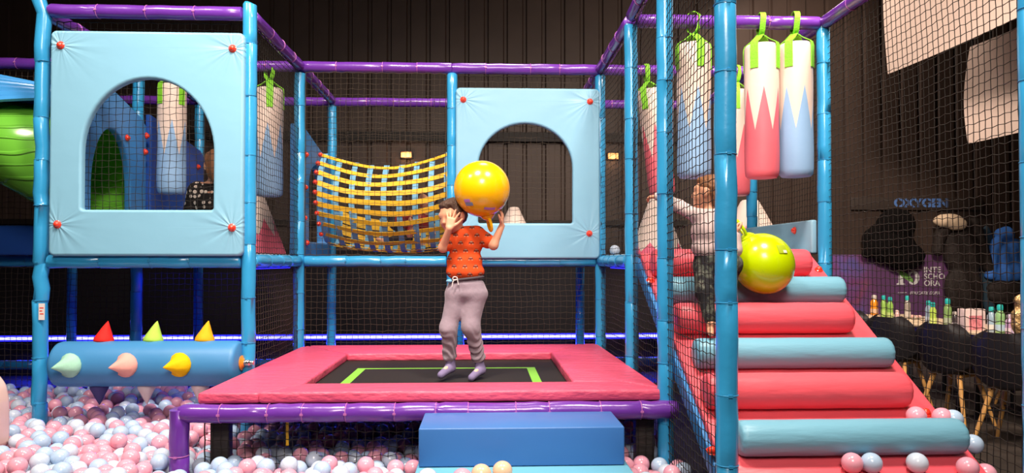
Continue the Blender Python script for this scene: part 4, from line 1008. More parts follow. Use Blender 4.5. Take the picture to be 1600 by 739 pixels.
def hopper(label, c, r, axis, col, name='hopper_ball', marks=None, elong=1.0, hl=0.034):
    axis = Vector(axis).normalized(); q = Matrix.Translation(c) @ axis.to_track_quat('Z', 'Y').to_matrix().to_4x4()
    t = thing('hopper_ball', label, 'bouncy ball', c)
    prof = []
    for k in range(41):
        a = PI * k / 40; rr = math.sin(a) * r; z = -math.cos(a) * r * (elong if k < 20 else elong)
        if k > 34: z += 0.02 * r * ((k - 34) / 6) ** 2 * 3
        prof.append((max(rr, 0.002), z))
    m = mat(name + '_rubber', col, 0.24, 0.5, 0.03, 6, coat=0.35)
    build(MB().lathe(prof, 64, q), 'ball', m, t)
    zt = prof[-1][1]
    mb = MB(); mb.lathe([(0.045, zt - 0.012), (0.028, zt + 0.006), (0.018, zt + 0.012)], 20, q)
    pts = []
    for k in range(15):
        a = -PI * 0.42 + PI * 1.84 * k / 14; pts.append(q @ Vector((0.036 * math.sin(a + PI) * -1 * -1, 0, zt + 0.045 - 0.038 * math.cos(a + 0) if False else zt + 0.04 + 0.036 * math.sin(a)))) if False else None
    pts = [q @ Vector((hl * math.sin(2 * PI * k / 18), 0, zt + hl * 1.15 - hl * 1.15 * math.cos(2 * PI * k / 18))) for k in range(18)]
    mb.tube(pts, 0.0095, 10, closed=True); build(mb, 'handle', m, t)
    return t, q, m
t, q, m = hopper('shiny yellow hopper ball held up above the boy on the trampoline', PY(753, 295, 4.20), 0.167, (0.22, 0.05, -1), (0.96, 0.50, 0.002), 'yellow_ball')
c = PY(753, 295, 4.20)
def patch(name, c, r, d, wd, ht, m, parent, lift=0.0012):
    """printed patch lying on a ball of radius r round c, facing d"""
    d = Vector(d).normalized(); a = Vector((0, 0, 1)).cross(d).normalized(); b = d.cross(a)
    mb = MB(); mb.grid(lambda u, v: c + (d + a * (u - 0.5) * wd / r + b * (v - 0.5) * ht / r).normalized() * (r + lift), 10, 10, thick=0.001); return build(mb, name, m, parent)
pm = mat('violet_print', (0.45, 0.2, 0.55), 0.4); bmk = mat('slate_blue_print', (0.2, 0.28, 0.42), 0.4)
patch('printed_mark', c, 0.1685, (0.27, -0.60, -0.74), 0.07, 0.018, pm, t); patch('printed_mark', c, 0.1685, (-0.40, -0.62, -0.55), 0.05, 0.022, bmk, t); patch('printed_mark', c, 0.1685, (-0.44, -0.62, -0.42), 0.04, 0.02, pm, t)
c2 = PY(1193, 412, 3.80)
t, q, m = hopper('lime green hopper ball held by the climbing child on the stairs', c2, 0.161, (-0.50, 0.1, 0.86), (0.50, 0.68, 0.0), 'lime_ball', None, 1.05, 0.042)
stk = patch('sticker', c2, 0.1625, (0.30, -0.86, 0.50), 0.055, 0.05, mat('olive_sticker', (0.36, 0.46, 0.02), 0.4), t, 0.001)
patch('sticker_barcode', c2, 0.1635, (0.37, -0.86, 0.40), 0.022, 0.016, mat('sticker_paper', (0.7, 0.7, 0.6), 0.5), t, 0.002)

def camo_mat():
    m = mat('dark_camouflage', (0.03, 0.03, 0.03), 0.9, 0.2); N, L = nt(m); p = N['Principled BSDF']; tc = N.new('ShaderNodeTexCoord'); n = N.new('ShaderNodeTexNoise'); n.inputs['Scale'].default_value = 22
    L.new(tc.outputs['Object'], n.inputs['Vector']); r = N.new('ShaderNodeValToRGB'); r.color_ramp.interpolation = 'CONSTANT'; r.color_ramp.elements[0].color = (0.015, 0.015, 0.018, 1)
    e = r.color_ramp.elements[1]; e.position = 0.5; e.color = (0.05, 0.055, 0.045, 1); e = r.color_ramp.elements.new(0.6); e.color = (0.10, 0.10, 0.085, 1)
    L.new(n.outputs['Fac'], r.inputs[0]); L.new(r.outputs[0], p.inputs['Base Color']); return m
def climber():
    Y0 = 3.78
    def J(x, y, Y=Y0): return PY(x, y, Y)
    t = thing('person', 'small child in a pale sweater climbing the pink stairs, seen from behind', 'person', J(1110, 524, 3.47))
    hc = J(1106, 302, 3.82); s = 0.93
    hp, P, Q = head_prims(hc, (-0.80, 0.52, 0.12), (0.05, 0.05, 1), s)
    sL, sR = J(1090, 338, 3.80), J(1128, 340, 3.78); eL, wL = J(1061, 322, 3.95), J(1029, 307, 4.10)
    eR, wR = J(1149, 390, 3.70), J(1149, 368, 3.70)
    hL, hR = J(1100, 412), J(1124, 412); kL, aL = J(1101, 458, 3.64), J(1111, 505, 3.56); kR, aR = J(1146, 412, 3.63), J(1140, 455, 3.72)
    fL = J(1108, 520, 3.47); fR = J(1140, 462, 3.80)
    body = hp + [cap(J(1108, 330, 3.80), J(1107, 315, 3.81), 0.032, 0.034), cap(sL, sR, 0.035, None, 0.03), ell(J(1109, 362), (0.085, 0.06, 0.10)), ell(J(1111, 398), (0.08, 0.06, 0.08)),
                 cap(sL, eL, 0.028, 0.024), cap(eL, wL, 0.024, 0.017), cap(sR, eR, 0.028, 0.024), cap(eR, wR, 0.024, 0.017),
                 cap(hL, kL, 0.045, 0.034), cap(kL, aL, 0.033, 0.022), cap(hR, kR, 0.045, 0.034), cap(kR, aR, 0.033, 0.022),
                 cap(aL, aL + Vector((0, 0.01, -0.035)), 0.02, 0.019, 0.01), cap(aL + Vector((0, 0.01, -0.035)), fL + Vector((0.0, -0.03, 0.0)), 0.018, 0.015, 0.01), cap(aR, fR, 0.021, 0.018, 0.01)]
    body += hand_prims(wL, Vector((-0.30, 0.42, 0.0)) + Vector((0, 0, 0.04)), Vector((0.2, 0.1, -1)), -1, (4, 24, 30, 34), 1.0, 0.85)
    body += hand_prims(wR, Vector((0.06, 0.25, 1)), Vector((0.9, 0.2, 0.1)), -1, (66, 68, 70, 72), 0.3, 0.85, 30)
    build(sdf(body, 0.0036), 'body', M['skin'], t, auto=None)
    face_parts(t, P, s)
    hair = [ell(P(0, -0.020, 0.034), (0.078 * s, 0.089 * s, 0.080 * s), Q, 0.008), ell(P(0, -0.055, -0.02), (0.06 * s, 0.04 * s, 0.06 * s), Q, 0.02), ell(P(0, 0.045, 0.07), (0.05 * s, 0.028 * s, 0.02 * s), Q, 0.02)]
    build(sdf(hair, 0.004, lambda X, Y, Z: 0.002 * np.sin(140 * X + 60 * Z) * np.sin(130 * Z + 90 * Y)), 'hair', M['hair_brown'], t, auto=None)
    sw = [cap(J(1093, 338), J(1126, 340), 0.046, None, 0.03), ell(J(1108, 362), (0.100, 0.074, 0.10)), ell(J(1108, 388), (0.098, 0.076, 0.07)), cap(sL, eL, 0.040, 0.035), cap(eL, wL, 0.034, 0.028), cap(sR, eR, 0.040, 0.035), cap(eR, wR, 0.034, 0.027)]
    ct = J(1108, 404).z
    build(sdf(sw, 0.0042, lambda X, Y, Z: wrinkle(0.0028, 60, 0.7)(X, Y, Z) + np.where((Z < ct) & (X < 1.30), (ct - Z) * 3, 0)), 'sweater', M['sweater'], t, auto=60)
    tr = [ell(J(1111, 405), (0.092, 0.074, 0.05)), ell(J(1112, 415), (0.097, 0.08, 0.05)), cap(hL, kL, 0.057, 0.046), cap(kL, J(1110, 498, 3.57), 0.044, 0.032), cap(hR, kR, 0.057, 0.046), cap(kR, J(1141, 448, 3.70), 0.044, 0.032)]
    build(sdf(tr, 0.0044, wrinkle(0.003, 65, 0.8)), 'trousers', camo_mat(), t, auto=None)
climber()

def dots_mat():
    m = mat('black_fabric_with_cream_dots', (0.02, 0.016, 0.015), 0.8, 0.2); N, L = nt(m); p = N['Principled BSDF']; tc = N.new('ShaderNodeTexCoord')
    v = N.new('ShaderNodeTexVoronoi'); v.inputs['Scale'].default_value = 26; v.inputs['Randomness'].default_value = 0.35; L.new(tc.outputs['Object'], v.inputs['Vector'])
    q = N.new('ShaderNodeMath'); q.operation = 'LESS_THAN'; q.inputs[1].default_value = 0.36; L.new(v.outputs['Distance'], q.inputs[0])
    mx = N.new('ShaderNodeMix'); mx.data_type = 'RGBA'; mx.inputs[6].default_value = (0.02, 0.016, 0.015, 1); mx.inputs[7].default_value = (0.75, 0.62, 0.52, 1); L.new(q.outputs[0], mx.inputs[0]); L.new(mx.outputs[2], p.inputs['Base Color']); return m
def sitter():
    """seated in the left tower, seen through the arched window"""
    Y0 = 5.15
    def J(x, y, dy=0): return PY(x - 14, y - 6, Y0 + dy)
    t = thing('person', 'person in a black blouse with cream dots sitting behind the arched left window', 'person', J(348, 408, 0))
    hp, P, Q = head_prims(J(352, 266), (-0.45, 0.88, -0.1), (0, 0, 1), 1.03)
    body = hp + [cap(J(348, 292), J(350, 275), 0.04, 0.042), cap(J(322, 300), J(372, 300), 0.045, None, 0.03), ell(J(347, 325), (0.12, 0.085, 0.13)), ell(J(347, 370), (0.12, 0.10, 0.12)),
                 cap(J(322, 300), J(312, 340, 0.0), 0.036, 0.03), cap(J(312, 340, 0.0), J(322, 352, 0.2), 0.029, 0.021), cap(J(372, 300), J(385, 345), 0.036, 0.03), cap(J(385, 345), J(372, 360, 0.2), 0.029, 0.021),
                 cap(J(330, 388), J(316, 362, 0.30), 0.07, 0.05), cap(J(316, 362, 0.30), J(320, 397, 0.42), 0.045, 0.035), cap(J(364, 388), J(374, 362, 0.30), 0.07, 0.05), cap(J(374, 362, 0.30), J(370, 397, 0.42), 0.045, 0.035)]
    body += hand_prims(J(322, 352, 0.2), (0.05, 1, 0.1), (0, 0, -1), -1, (18, 18, 20, 22), 1, 1.05) + hand_prims(J(372, 360, 0.2), (-0.05, 1, 0.1), (0, 0, -1), 1, (18, 18, 20, 22), 1, 1.05)
    build(sdf(body, 0.005), 'body', M['skin'], t, auto=None); face_parts(t, P, 1.03)
    hair = [ell(P(0, -0.022, 0.034), (0.084, 0.094, 0.086), Q, 0.01), ell(P(0, -0.075, -0.04), (0.075, 0.045, 0.10), Q, 0.03)]
    build(sdf(hair, 0.005, lambda X, Y, Z: 0.003 * np.sin(130 * X + 20 * Z)), 'hair', M['hair_brown'], t, auto=None)
    bl = [cap(J(322, 303), J(372, 303), 0.058, None, 0.03), ell(J(347, 325), (0.135, 0.1, 0.11)), cap(J(322, 303), J(312, 336), 0.06, 0.055), cap(J(372, 303), J(385, 340), 0.06, 0.055)]
    build(sdf(bl, 0.005, wrinkle(0.004, 50, 0.7)), 'blouse', dots_mat(), t, auto=None)
    sk = [ell(J(346, 358, -0.07), (0.13, 0.08, 0.10)), ell(J(345, 372), (0.14, 0.12, 0.13)), cap(J(330, 388), J(316, 360, 0.30), 0.085, 0.06), cap(J(364, 388), J(374, 360, 0.30), 0.085, 0.06)]
    build(sdf(sk, 0.006, wrinkle(0.004, 50, 0.7)), 'skirt', mat('cream_skirt', (0.72, 0.55, 0.42), 0.8, bump=0.3), t, auto=None)
sitter()
def crawler():
    Y0 = 6.2
    def J(x, y, dy=0): return PY(x, y, Y0 + dy)
    t = thing('person', 'child in dark red clothes crawling inside the yellow strap bridge, one hand on the web', 'person', J(640, 385))
    hp, P, Q = head_prims(J(668, 312), (-0.6, -0.7, -0.2), (0, 0, 1), 0.95)
    kn = J(635, 372, 0.02); hipc = J(622, 345, 0.12)
    wr = J(650, 351, -0.27)
    body = hp + [cap(J(660, 338), J(667, 325), 0.032, 0.034), cap(J(646, 345, -0.08), J(668, 342, 0.08), 0.045, None, 0.03), cap(J(655, 345), hipc, 0.08, 0.078, 0.03),
                 cap(J(650, 345, -0.08), J(640, 366, -0.2), 0.03, 0.026), cap(J(640, 366, -0.2), wr, 0.025, 0.018), cap(J(668, 342, 0.08), J(676, 366, 0.05), 0.03, 0.025), cap(J(676, 366, 0.05), J(670, 378, -0.05), 0.024, 0.018),
                 cap(hipc, kn, 0.06, 0.042), cap(kn, J(600, 378, 0.1), 0.04, 0.028), cap(J(600, 378, 0.1), J(590, 374, 0.1), 0.024, 0.018)]
    body += hand_prims(wr, (-0.2, -0.2, 1), (0, -1, 0), 1, (20, 24, 26, 28), 1, 0.9) + hand_prims(J(670, 378, -0.05), (-0.5, -0.8, -0.1), (0, 0, -1), 1, (14, 14, 16, 16), 1, 0.9)
    build(sdf(body, 0.0048), 'body', M['skin'], t, auto=None); face_parts(t, P, 0.95)
    build(sdf([ell(P(0, -0.022, 0.034), (0.078, 0.086, 0.078), Q, 0.01), ell(P(0, -0.055, -0.02), (0.06, 0.04, 0.06), Q, 0.02)], 0.005), 'hair', M['hair_dark'], t, auto=None)
    build(sdf([cap(J(648, 345, -0.06), J(666, 343, 0.07), 0.055, None, 0.03), cap(J(655, 346), hipc.lerp(J(655, 345), 0.25), 0.092, 0.09, 0.03), cap(J(650, 345, -0.08), J(642, 362, -0.18), 0.04, 0.035)], 0.005, wrinkle(0.003)), 'shirt', mat('dark_red_shirt', (0.35, 0.03, 0.03), 0.85), t, auto=None)
    build(sdf([ell(hipc, (0.09, 0.09, 0.09)), cap(hipc, kn, 0.07, 0.052), cap(kn, J(605, 378, 0.1), 0.05, 0.038)], 0.005, wrinkle(0.003)), 'trousers', mat('dark_trousers', (0.04, 0.035, 0.05), 0.85), t, auto=None)
crawler()

# ------------------------------------------------------------------ CAFE SIDE (right)
def cafe_table(label, x0, x1, y0, y1):
    t = thing('cafe_table', label, 'table', ((x0 + x1) / 2, (y0 + y1) / 2, 0), 'cafe tables in a row')
    build(MB().box((x0, y0, 0.725), (x1, y1, 0.75), 0.006), 'table_top', M['tabletop'], t)
    build(MB().box((x0 + 0.03, y0 + 0.05, 0.66), (x0 + 0.05, y1 - 0.05, 0.722)), 'apron', mat('painted_blue_light_apron', (0.03, 0.03, 0.6), 0.5), t, smooth=False)  # blue LED light under the table is painted into the apron colour
    for x in (x0 + 0.09, x1 - 0.09):
        for y in (y0 + 0.09, y1 - 0.09): build(MB().tube([(x, y, 0), (x, y, 0.724)], 0.02, 12), 'leg', M['black'], t)
ty = 4.35; tl = [('nearest cafe table at the right edge, partly outside the frame', 4.15, 5.02), ('second cafe table, in front of the pink gift box', 5.08, 5.95), ('third cafe table, below the purple banner', 6.01, 6.88), ('farthest cafe table next to the foam stairs', 6.94, 7.81)]
for lab, a, b in tl: cafe_table(lab, 4.12, 4.80, a, b)
def chair_proto(label, loc, rz, grp='black shell chairs along the cafe tables'):
    """seat faces +X in its own frame"""
    t = thing('shell_chair', label, 'chair', (0, 0, 0), grp)
    def sh(u, v):
        # u 0 front edge .. 1 top of back ; v across
        w2 = 0.235 - 0.02 * u; yv = (v - 0.5) * 2
        if u < 0.5: k = u / 0.5; x = 0.22 - 0.40 * k; z = 0.44 - 0.012 * math.sin(PI * k) + 0.02 * (1 - k) * 0
        else: k = (u - 0.5) / 0.5; x = -0.18 - 0.085 * math.sin(k * PI / 2); z = 0.44 + 0.40 * k ** 1.15
        # rolled sides
        e = abs(yv) ** 3
        z += e * 0.10 * (1 - abs(2 * u - 1)) + (0.03 * abs(yv) ** 2 * (1 - u))
        x += e * 0.09 * (u > 0.35) * min(1, (u - 0.35) / 0.2) if u > 0.35 else 0
        if u > 0.85: w2 *= 1 - 0.5 * ((u - 0.85) / 0.15) ** 2 * (abs(yv))
        return Vector((x, yv * w2, z))
    mb = MB(); mb.grid(sh, 28, 20, thick=0.012); build(mb, 'shell', M['shell'], t, auto=60)
    for sx, sy in ((1, 1), (1, -1), (-1, 1), (-1, -1)):
        top = (0.12 * sx, 0.10 * sy, 0.425); bot = (0.215 * sx - 0.01, 0.20 * sy, 0.0)
        build(MB().tube([bot, top], [0.013, 0.021], 12), 'leg', M['wood'], t)
    for s_ in (1, -1): build(MB().box((-0.15, 0.115 * s_ - 0.015, 0.405), (0.15, 0.115 * s_ + 0.015, 0.43), 0.004), 'seat_bracket', M['wood'], t)
    mb = MB()
    for s_ in (1, -1): mb.tube([(0.15, 0.13 * s_, 0.26), (-0.15, -0.13 * s_, 0.26)], 0.006, 8)
    build(mb, 'cross_brace', M['black'], t)
    t.location = loc; t.rotation_euler = (0, 0, rz); return t
def cx(px, y): return (PY(px, 560, y).x, y, 0)
c0 = chair_proto('black shell chair with wooden legs nearest the right edge', cx(1586, 5.0), R(32))
for loc, rz, lab in ((cx(1492, 5.72), R(26), 'black shell chair with wooden legs, second from the right edge'), (cx(1404, 6.45), R(34), 'black shell chair just right of the foam stairs'), (cx(1345, 7.2), R(28), 'farthest black shell chair, mostly hidden behind the stairs'), ((5.05, 6.3, 0), R(180), 'black shell chair on the far side of the cafe tables'), ((5.06, 5.4, 0), R(184), 'black shell chair on the far side of the nearer cafe table')):
    c = copy_tree(c0); c.location = loc; c.rotation_euler = (0, 0, rz); c['label'] = lab

def bottle(px, py, liquid, capc, label, h=0.24, r=0.031, wraps=None):
    p = PZ(px, py, 0.75); h *= 0.86
    t = thing('drink_bottle', label, 'bottle', p, 'drink bottles on the cafe tables')
    T = Matrix.Translation(p)
    m = mat('bottle_' + label.split()[0], liquid, 0.15, 0.5, coat=0.5)
    build(MB().lathe([(r * 0.85, 0), (r, 0.008), (r, h * 0.32), (r * 0.88, h * 0.42), (r, h * 0.52), (r * 0.95, h * 0.66), (r * 0.55, h * 0.78), (r * 0.48, h * 0.82)], 20, T), 'bottle_body', m, t)
    build(MB().lathe([(r * 0.62, h * 0.80), (r * 0.66, h * 0.82), (r * 0.66, h * 0.93), (r * 0.55, h * 0.985), (r * 0.2, h)], 16, T), 'cap', mat('cap_' + label.split()[0], capc, 0.4), t)
    build(MB().lathe([(r * 1.01, h * 0.1), (r * 1.02, h * 0.11), (r * 1.02, h * 0.30), (r * 1.01, h * 0.31)], 20, T), 'wrapper', mat('wrap_' + label.split()[0], wraps or (0.6, 0.6, 0.5), 0.5), t)
GR = (0.28, 0.50, 0.10); TE = (0.02, 0.42, 0.40)
for px, py, lq, cc, lab, hh, rr, wr_ in (
    (1366, 492, (0.85, 0.30, 0.02), (0.55, 0.50, 0.46), 'orange juice bottle leftmost on the cafe tables', 0.26, 0.04, (0.7, 0.45, 0.3)),
    (1381, 495, GR, TE, 'green drink bottle beside the orange juice, teal cap', 0.27, 0.031, (0.4, 0.6, 0.15)), (1391, 499, GR, TE, 'green drink bottle with teal cap, second from the orange juice', 0.27, 0.031, (0.5, 0.62, 0.2)),
    (1418, 498, (0.32, 0.28, 0.24), TE, 'clear drink bottle with teal cap under the banner lettering', 0.28, 0.031, (0.5, 0.45, 0.4)),
    (1451, 506, (0.25, 0.33, 0.42), TE, 'blue-grey drink bottle with teal cap, left of a pair', 0.26, 0.03, (0.4, 0.45, 0.55)), (1458, 508, (0.42, 0.60, 0.10), TE, 'lime drink bottle with teal cap, right of a pair', 0.25, 0.03, (0.6, 0.72, 0.2)),
    (1481, 510, (0.22, 0.36, 0.12), TE, 'tall green drink bottle with teal cap left of the gift box', 0.30, 0.034, (0.35, 0.4, 0.3)), (1492, 512, (0.06, 0.05, 0.06), (0.5, 0.45, 0.42), 'small dark bottle touching the gift box on its left', 0.17, 0.026, (0.45, 0.42, 0.45)),
    (1550, 519, (0.30, 0.42, 0.52), TE, 'pale blue drink bottle with teal cap, right of the gift box', 0.25, 0.036, (0.62, 0.6, 0.55)), (1563, 521, (0.25, 0.48, 0.20), TE, 'green and blue bottle with teal cap beside the pale blue bottle', 0.28, 0.036, (0.35, 0.5, 0.6)),
    (1578, 522, (0.45, 0.28, 0.45), (0.5, 0.4, 0.5), 'mauve drink bottle near the gold foil bag', 0.19, 0.034, (0.65, 0.55, 0.6)), (1587, 525, (0.20, 0.10, 0.45), (0.4, 0.3, 0.5), 'violet drink bottle near the gold foil bag', 0.20, 0.03, (0.5, 0.4, 0.6)),
    (1402, 500, (0.62, 0.40, 0.38), (0.6, 0.45, 0.42), 'small pink carton left of the clear bottle', 0.12, 0.026, (0.7, 0.5, 0.5))):
    bottle(px, py, lq, cc, lab, hh, rr, wr_)
p = PZ(1518, 517, 0.75)
t = thing('gift_box', 'white and pink gift box standing on the cafe table', 'box', p)
build(MB().box((p.x - 0.09, p.y - 0.05, 0.75), (p.x + 0.09, p.y + 0.05, 0.94), 0.004), 'box', mat('white_pink_card', (0.75, 0.58, 0.56), 0.5, vary=0.15, bscale=14, bump=0.02), t)
mb = MB(); mb.box((p.x - 0.055, p.y - 0.053, 0.765), (p.x + 0.06, p.y - 0.0505, 0.885)); build(mb, 'pink_print', mat('pink_print', (0.72, 0.22, 0.26), 0.5, vary=0.5, bscale=30, bump=0.02), t, smooth=False)
q = PZ(1597, 530, 0.75)
fo = mat('gold_foil', (0.55, 0.36, 0.16), 0.3, 0.5, 1.0, 22, metal=0.6, vary=0.5, bdist=0.03)
mb = sdf([ell(q + Vector((0, 0, 0.14)), (0.075, 0.06, 0.15)), ell(q + Vector((0.0, 0, 0.30)), (0.05, 0.04, 0.05))], 0.007, wrinkle(0.008, 60))
tag(build(mb, 'foil_bag', fo, loc=q), 'crumpled gold foil bag on the table at the right edge', 'bag')
q = PZ(1430, 497, 0.75)
t = thing('snack_plate', 'round plate with pale snacks on a cafe table below the banner lettering', 'plate', q)
build(MB().lathe([(0.05, 0.0), (0.09, 0.006), (0.1, 0.012), (0.095, 0.013), (0.05, 0.006)], 28, Matrix.Translation(q)), 'plate', mat('white_plate', (0.75, 0.7, 0.65), 0.3), t)
mb = MB()
for k in range(9): mb.ball(q + Vector((rnd.uniform(-0.05, 0.05), rnd.uniform(-0.05, 0.05), 0.02)), 0.016, 2, (1, 1, 0.8))
build(mb, 'snacks', mat('pale_snack', (0.72, 0.42, 0.36), 0.7), t)

# banner on the wall
YWf = YW - 0.012
a = PY(1293, 500, YWf - 0.05); b = PY(1474, 398, YWf - 0.05)
def banner_mat():
    m = mat('purple_printed_banner', (0.14, 0.05, 0.16), 0.55); N, L = nt(m); p = N['Principled BSDF']; tc = N.new('ShaderNodeTexCoord'); sx = N.new('ShaderNodeSeparateXYZ'); L.new(tc.outputs['Object'], sx.inputs[0])
    n = N.new('ShaderNodeTexNoise'); n.inputs['Scale'].default_value = 3.0; n.inputs['Detail'].default_value = 2; n.inputs['Distortion'].default_value = 0.8; L.new(tc.outputs['Object'], n.inputs['Vector'])
    r = N.new('ShaderNodeValToRGB'); cr = r.color_ramp; cr.elements[0].position = 0.25; cr.elements[0].color = (0.42, 0.10, 0.05, 1); cr.elements[1].position = 0.75; cr.elements[1].color = (0.07, 0.12, 0.45, 1)
    e = cr.elements.new(0.42); e.color = (0.22, 0.05, 0.18, 1); e = cr.elements.new(0.58); e.color = (0.17, 0.10, 0.34, 1); L.new(n.outputs['Fac'], r.inputs[0])
    mr = N.new('ShaderNodeMapRange'); mr.inputs['From Min'].default_value = 0.75; mr.inputs['From Max'].default_value = 0.2; L.new(sx.outputs[0], mr.inputs['Value'])
    mx = N.new('ShaderNodeMix'); mx.data_type = 'RGBA'; mx.inputs[6].default_value = (0.15, 0.06, 0.17, 1); L.new(mr.outputs[0], mx.inputs[0]); L.new(r.outputs[0], mx.inputs[7]); L.new(mx.outputs[2], p.inputs['Base Color']); return m
t = thing('wall_banner', 'purple printed school banner with a white IO emblem on the back wall', 'banner', (a.x, YWf - 0.03, 0.40))
build(MB().box((a.x, YWf - 0.05, 0.40), (b.x + 0.30, YWf - 0.035, b.z), 0.0), 'printed_sheet', banner_mat(), t, smooth=False)
WT = mat('white_print', (0.82, 0.80, 0.80), 0.6)
def text(s, px, py, hpx, Y, m, parent, name='lettering', ext=0.002, width=None, shear=0, bold=0.0):
    """px,py = left end of the baseline; hpx = capital height in photograph pixels"""
    p = PY(px, py, Y); p2 = PY(px, py - hpx, Y); hh = p2.z - p.z
    cu = bpy.data.curves.new('txt', 'FONT'); cu.body = s; cu.size = hh / 0.69; cu.extrude = ext; cu.shear = shear; cu.offset = bold * hh
    o = bpy.data.objects.new('txt', cu); COL.objects.link(o); bpy.context.view_layer.update()
    me = bpy.data.meshes.new_from_object(o.evaluated_get(bpy.context.evaluated_depsgraph_get()))
    xs = [v.co.x for v in me.vertices]; sx = 1.0
    if width: sx = (PY(px + width, py, Y).x - p.x) / (max(xs) - min(xs))
    mb = MB(); mb.add([(p.x + (v.co.x - min(xs)) * sx, Y - v.co.z, p.z + v.co.y) for v in me.vertices], [list(f.vertices) for f in me.polygons])
    bpy.data.objects.remove(o); bpy.data.curves.remove(cu); bpy.data.meshes.remove(me)
    return build(mb, name, m, parent, smooth=False)
Yt = YWf - 0.053
text('INTE', 1444, 425.5, 8.5, Yt, WT, t, width=26, bold=0.02); text('SCHO', 1444, 436, 8.5, Yt, WT, t, width=32, bold=0.02); text('ORA', 1444, 446.5, 8.5, Yt, WT, t, width=25, bold=0.02)
text('EDUCATIE DUPA', 1422, 460, 4.6, Yt, WT, t, width=46, shear=0.3)
mb = MB(); a1 = PY(1403, 457.5, Yt); b1 = PY(1417, 456.8, Yt); mb.box((a1.x, Yt - 0.002, a1.z), (b1.x, Yt + 0.002, b1.z)); build(mb, 'rule', WT, t, smooth=False)
# emblem: slab I and bowl, a green leaf across
def px_poly(pts, Y, d): 
    q = [PY(x, y, Y) for x, y in pts]; mb = MB(); mb.prism([(v.x, v.z) for v in q], Y - d, Y + d, 'Y'); return mb
em = px_poly([(1401, 445), (1401, 443), (1404, 442), (1404, 427), (1401, 426), (1401, 423), (1411, 422), (1411, 442), (1414, 443), (1414, 445)], Yt, 0.002)
ring = [PY(1427 + 9.5 * math.cos(k * PI / 14), 434 + 11 * math.sin(k * PI / 14), Yt) for k in range(-7, 22)]
inn = [PY(1426 + 4.2 * math.cos(k * PI / 14), 434 + 8 * math.sin(k * PI / 14), Yt) for k in range(-7, 22)]
for i in range(28):
    q = [ring[i], ring[i + 1], inn[i + 1], inn[i]]; em.prism([(v.x, v.z) for v in q], Yt - 0.002, Yt + 0.002, 'Y')
build(em, 'emblem', WT, t, smooth=False)
build(px_poly([(1402, 421), (1410, 424), (1420, 429), (1426, 436), (1427, 441), (1420, 439), (1411, 434), (1405, 428)], Yt - 0.003, 0.002), 'green_leaf', mat('leaf_green_print', (0.2, 0.45, 0.1), 0.6), t, smooth=False)
# OXYGEN board
a = PY(1330, 328, YWf - 0.03); b = PY(1535, 309, YWf - 0.03)
t = thing('coat_rack_board', 'dark wall board with blue stencil lettering OXYGEN above the coats', 'sign', ((a.x + b.x) / 2, YWf, a.z))
build(MB().box((a.x, YWf - 0.04, a.z), (b.x, YWf, b.z), 0.006), 'board', mat('dark_brown_board', (0.04, 0.028, 0.022), 0.5), t)
ox = text('OXYGEN', 1397, 323, 12.5, YWf - 0.043, mat('blue_stencil_paint', (0.10, 0.22, 0.55), 0.5), t, width=84, bold=0.06)
gapm = mat('dark_brown_gap', (0.04, 0.028, 0.022), 0.5)
for px in (1404, 1420, 1435, 1449, 1462, 1477):
    mb = MB(); u = PY(px, 310, YWf - 0.046); mb.box((u.x - 0.006, YWf - 0.050, a.z + 0.03), (u.x + 0.006, YWf - 0.040, b.z - 0.02))
    build(mb, 'stencil_gap', gapm, t, smooth=False)
for px in (1395, 1480, 1560):
    q = PY(px, 332, YWf); 
    if px < 1540: build(MB().tube([(q.x, YWf, q.z + 0.03), (q.x, YWf - 0.07, q.z), (q.x, YWf - 0.09, q.z + 0.03)], 0.006, 8), 'coat_hook', M['black'], t)
t2 = thing('coat_hook', 'black wall hook holding the blue jacket', 'hook', PY(1572, 350, YWf))
q = PY(1572, 352, YWf); build(MB().tube([(q.x, YWf, q.z + 0.03), (q.x, YWf - 0.07, q.z), (q.x, YWf - 0.09, q.z + 0.03)], 0.006, 8), 'hook', M['black'], t2)
build(MB().box((q.x - 0.03, YWf - 0.008, q.z + 0.0), (q.x + 0.03, YWf, q.z + 0.06), 0.003), 'plate', M['black'], t2)
# coats
def C(x, y, dy): return PY(x, y, YW - dy)
fur = mat('black_pile_fabric', (0.006, 0.005, 0.005), 0.95, 0.1, 1.0, 60, bdist=0.02)
tag(build(sdf([ell(C(1400, 352, 0.22), (0.28, 0.14, 0.24)), ell(C(1392, 385, 0.22), (0.36, 0.15, 0.24)), ell(C(1412, 400, 0.22), (0.30, 0.15, 0.20)), ell(C(1375, 375, 0.2), (0.26, 0.12, 0.2)), cap(C(1370, 360, 0.22), C(1356, 395, 0.22), 0.09, 0.08)], 0.014, lambda X, Y, Z: 0.010 * np.sin(40 * X + 3) * np.sin(45 * Z) * np.sin(38 * Y)), 'coat', fur, loc=C(1397, 420, 0.2), auto=None), 'bulky black fluffy coat hanging under the OXYGEN lettering', 'coat')
dk = mat('dark_brown_quilted_fabric', (0.02, 0.014, 0.012), 0.7, 0.3, 0.6, 14, bdist=0.03)
t = thing('coat', 'long dark brown coat with a cream lined hood, right of the black fluffy coat', 'coat', C(1495, 500, 0.2))
build(sdf([ell(C(1494, 352, 0.2), (0.26, 0.12, 0.12)), ell(C(1508, 392, 0.2), (0.33, 0.13, 0.36)), ell(C(1506, 450, 0.2), (0.27, 0.12, 0.40)), cap(C(1472, 360, 0.22), C(1464, 392, 0.24), 0.09, 0.07), cap(C(1522, 350, 0.2), C(1545, 420, 0.22), 0.09, 0.08)], 0.015, lambda X, Y, Z: 0.010 * np.sin(28 * X + 8 * Z)), 'coat_body', dk, t, auto=None)
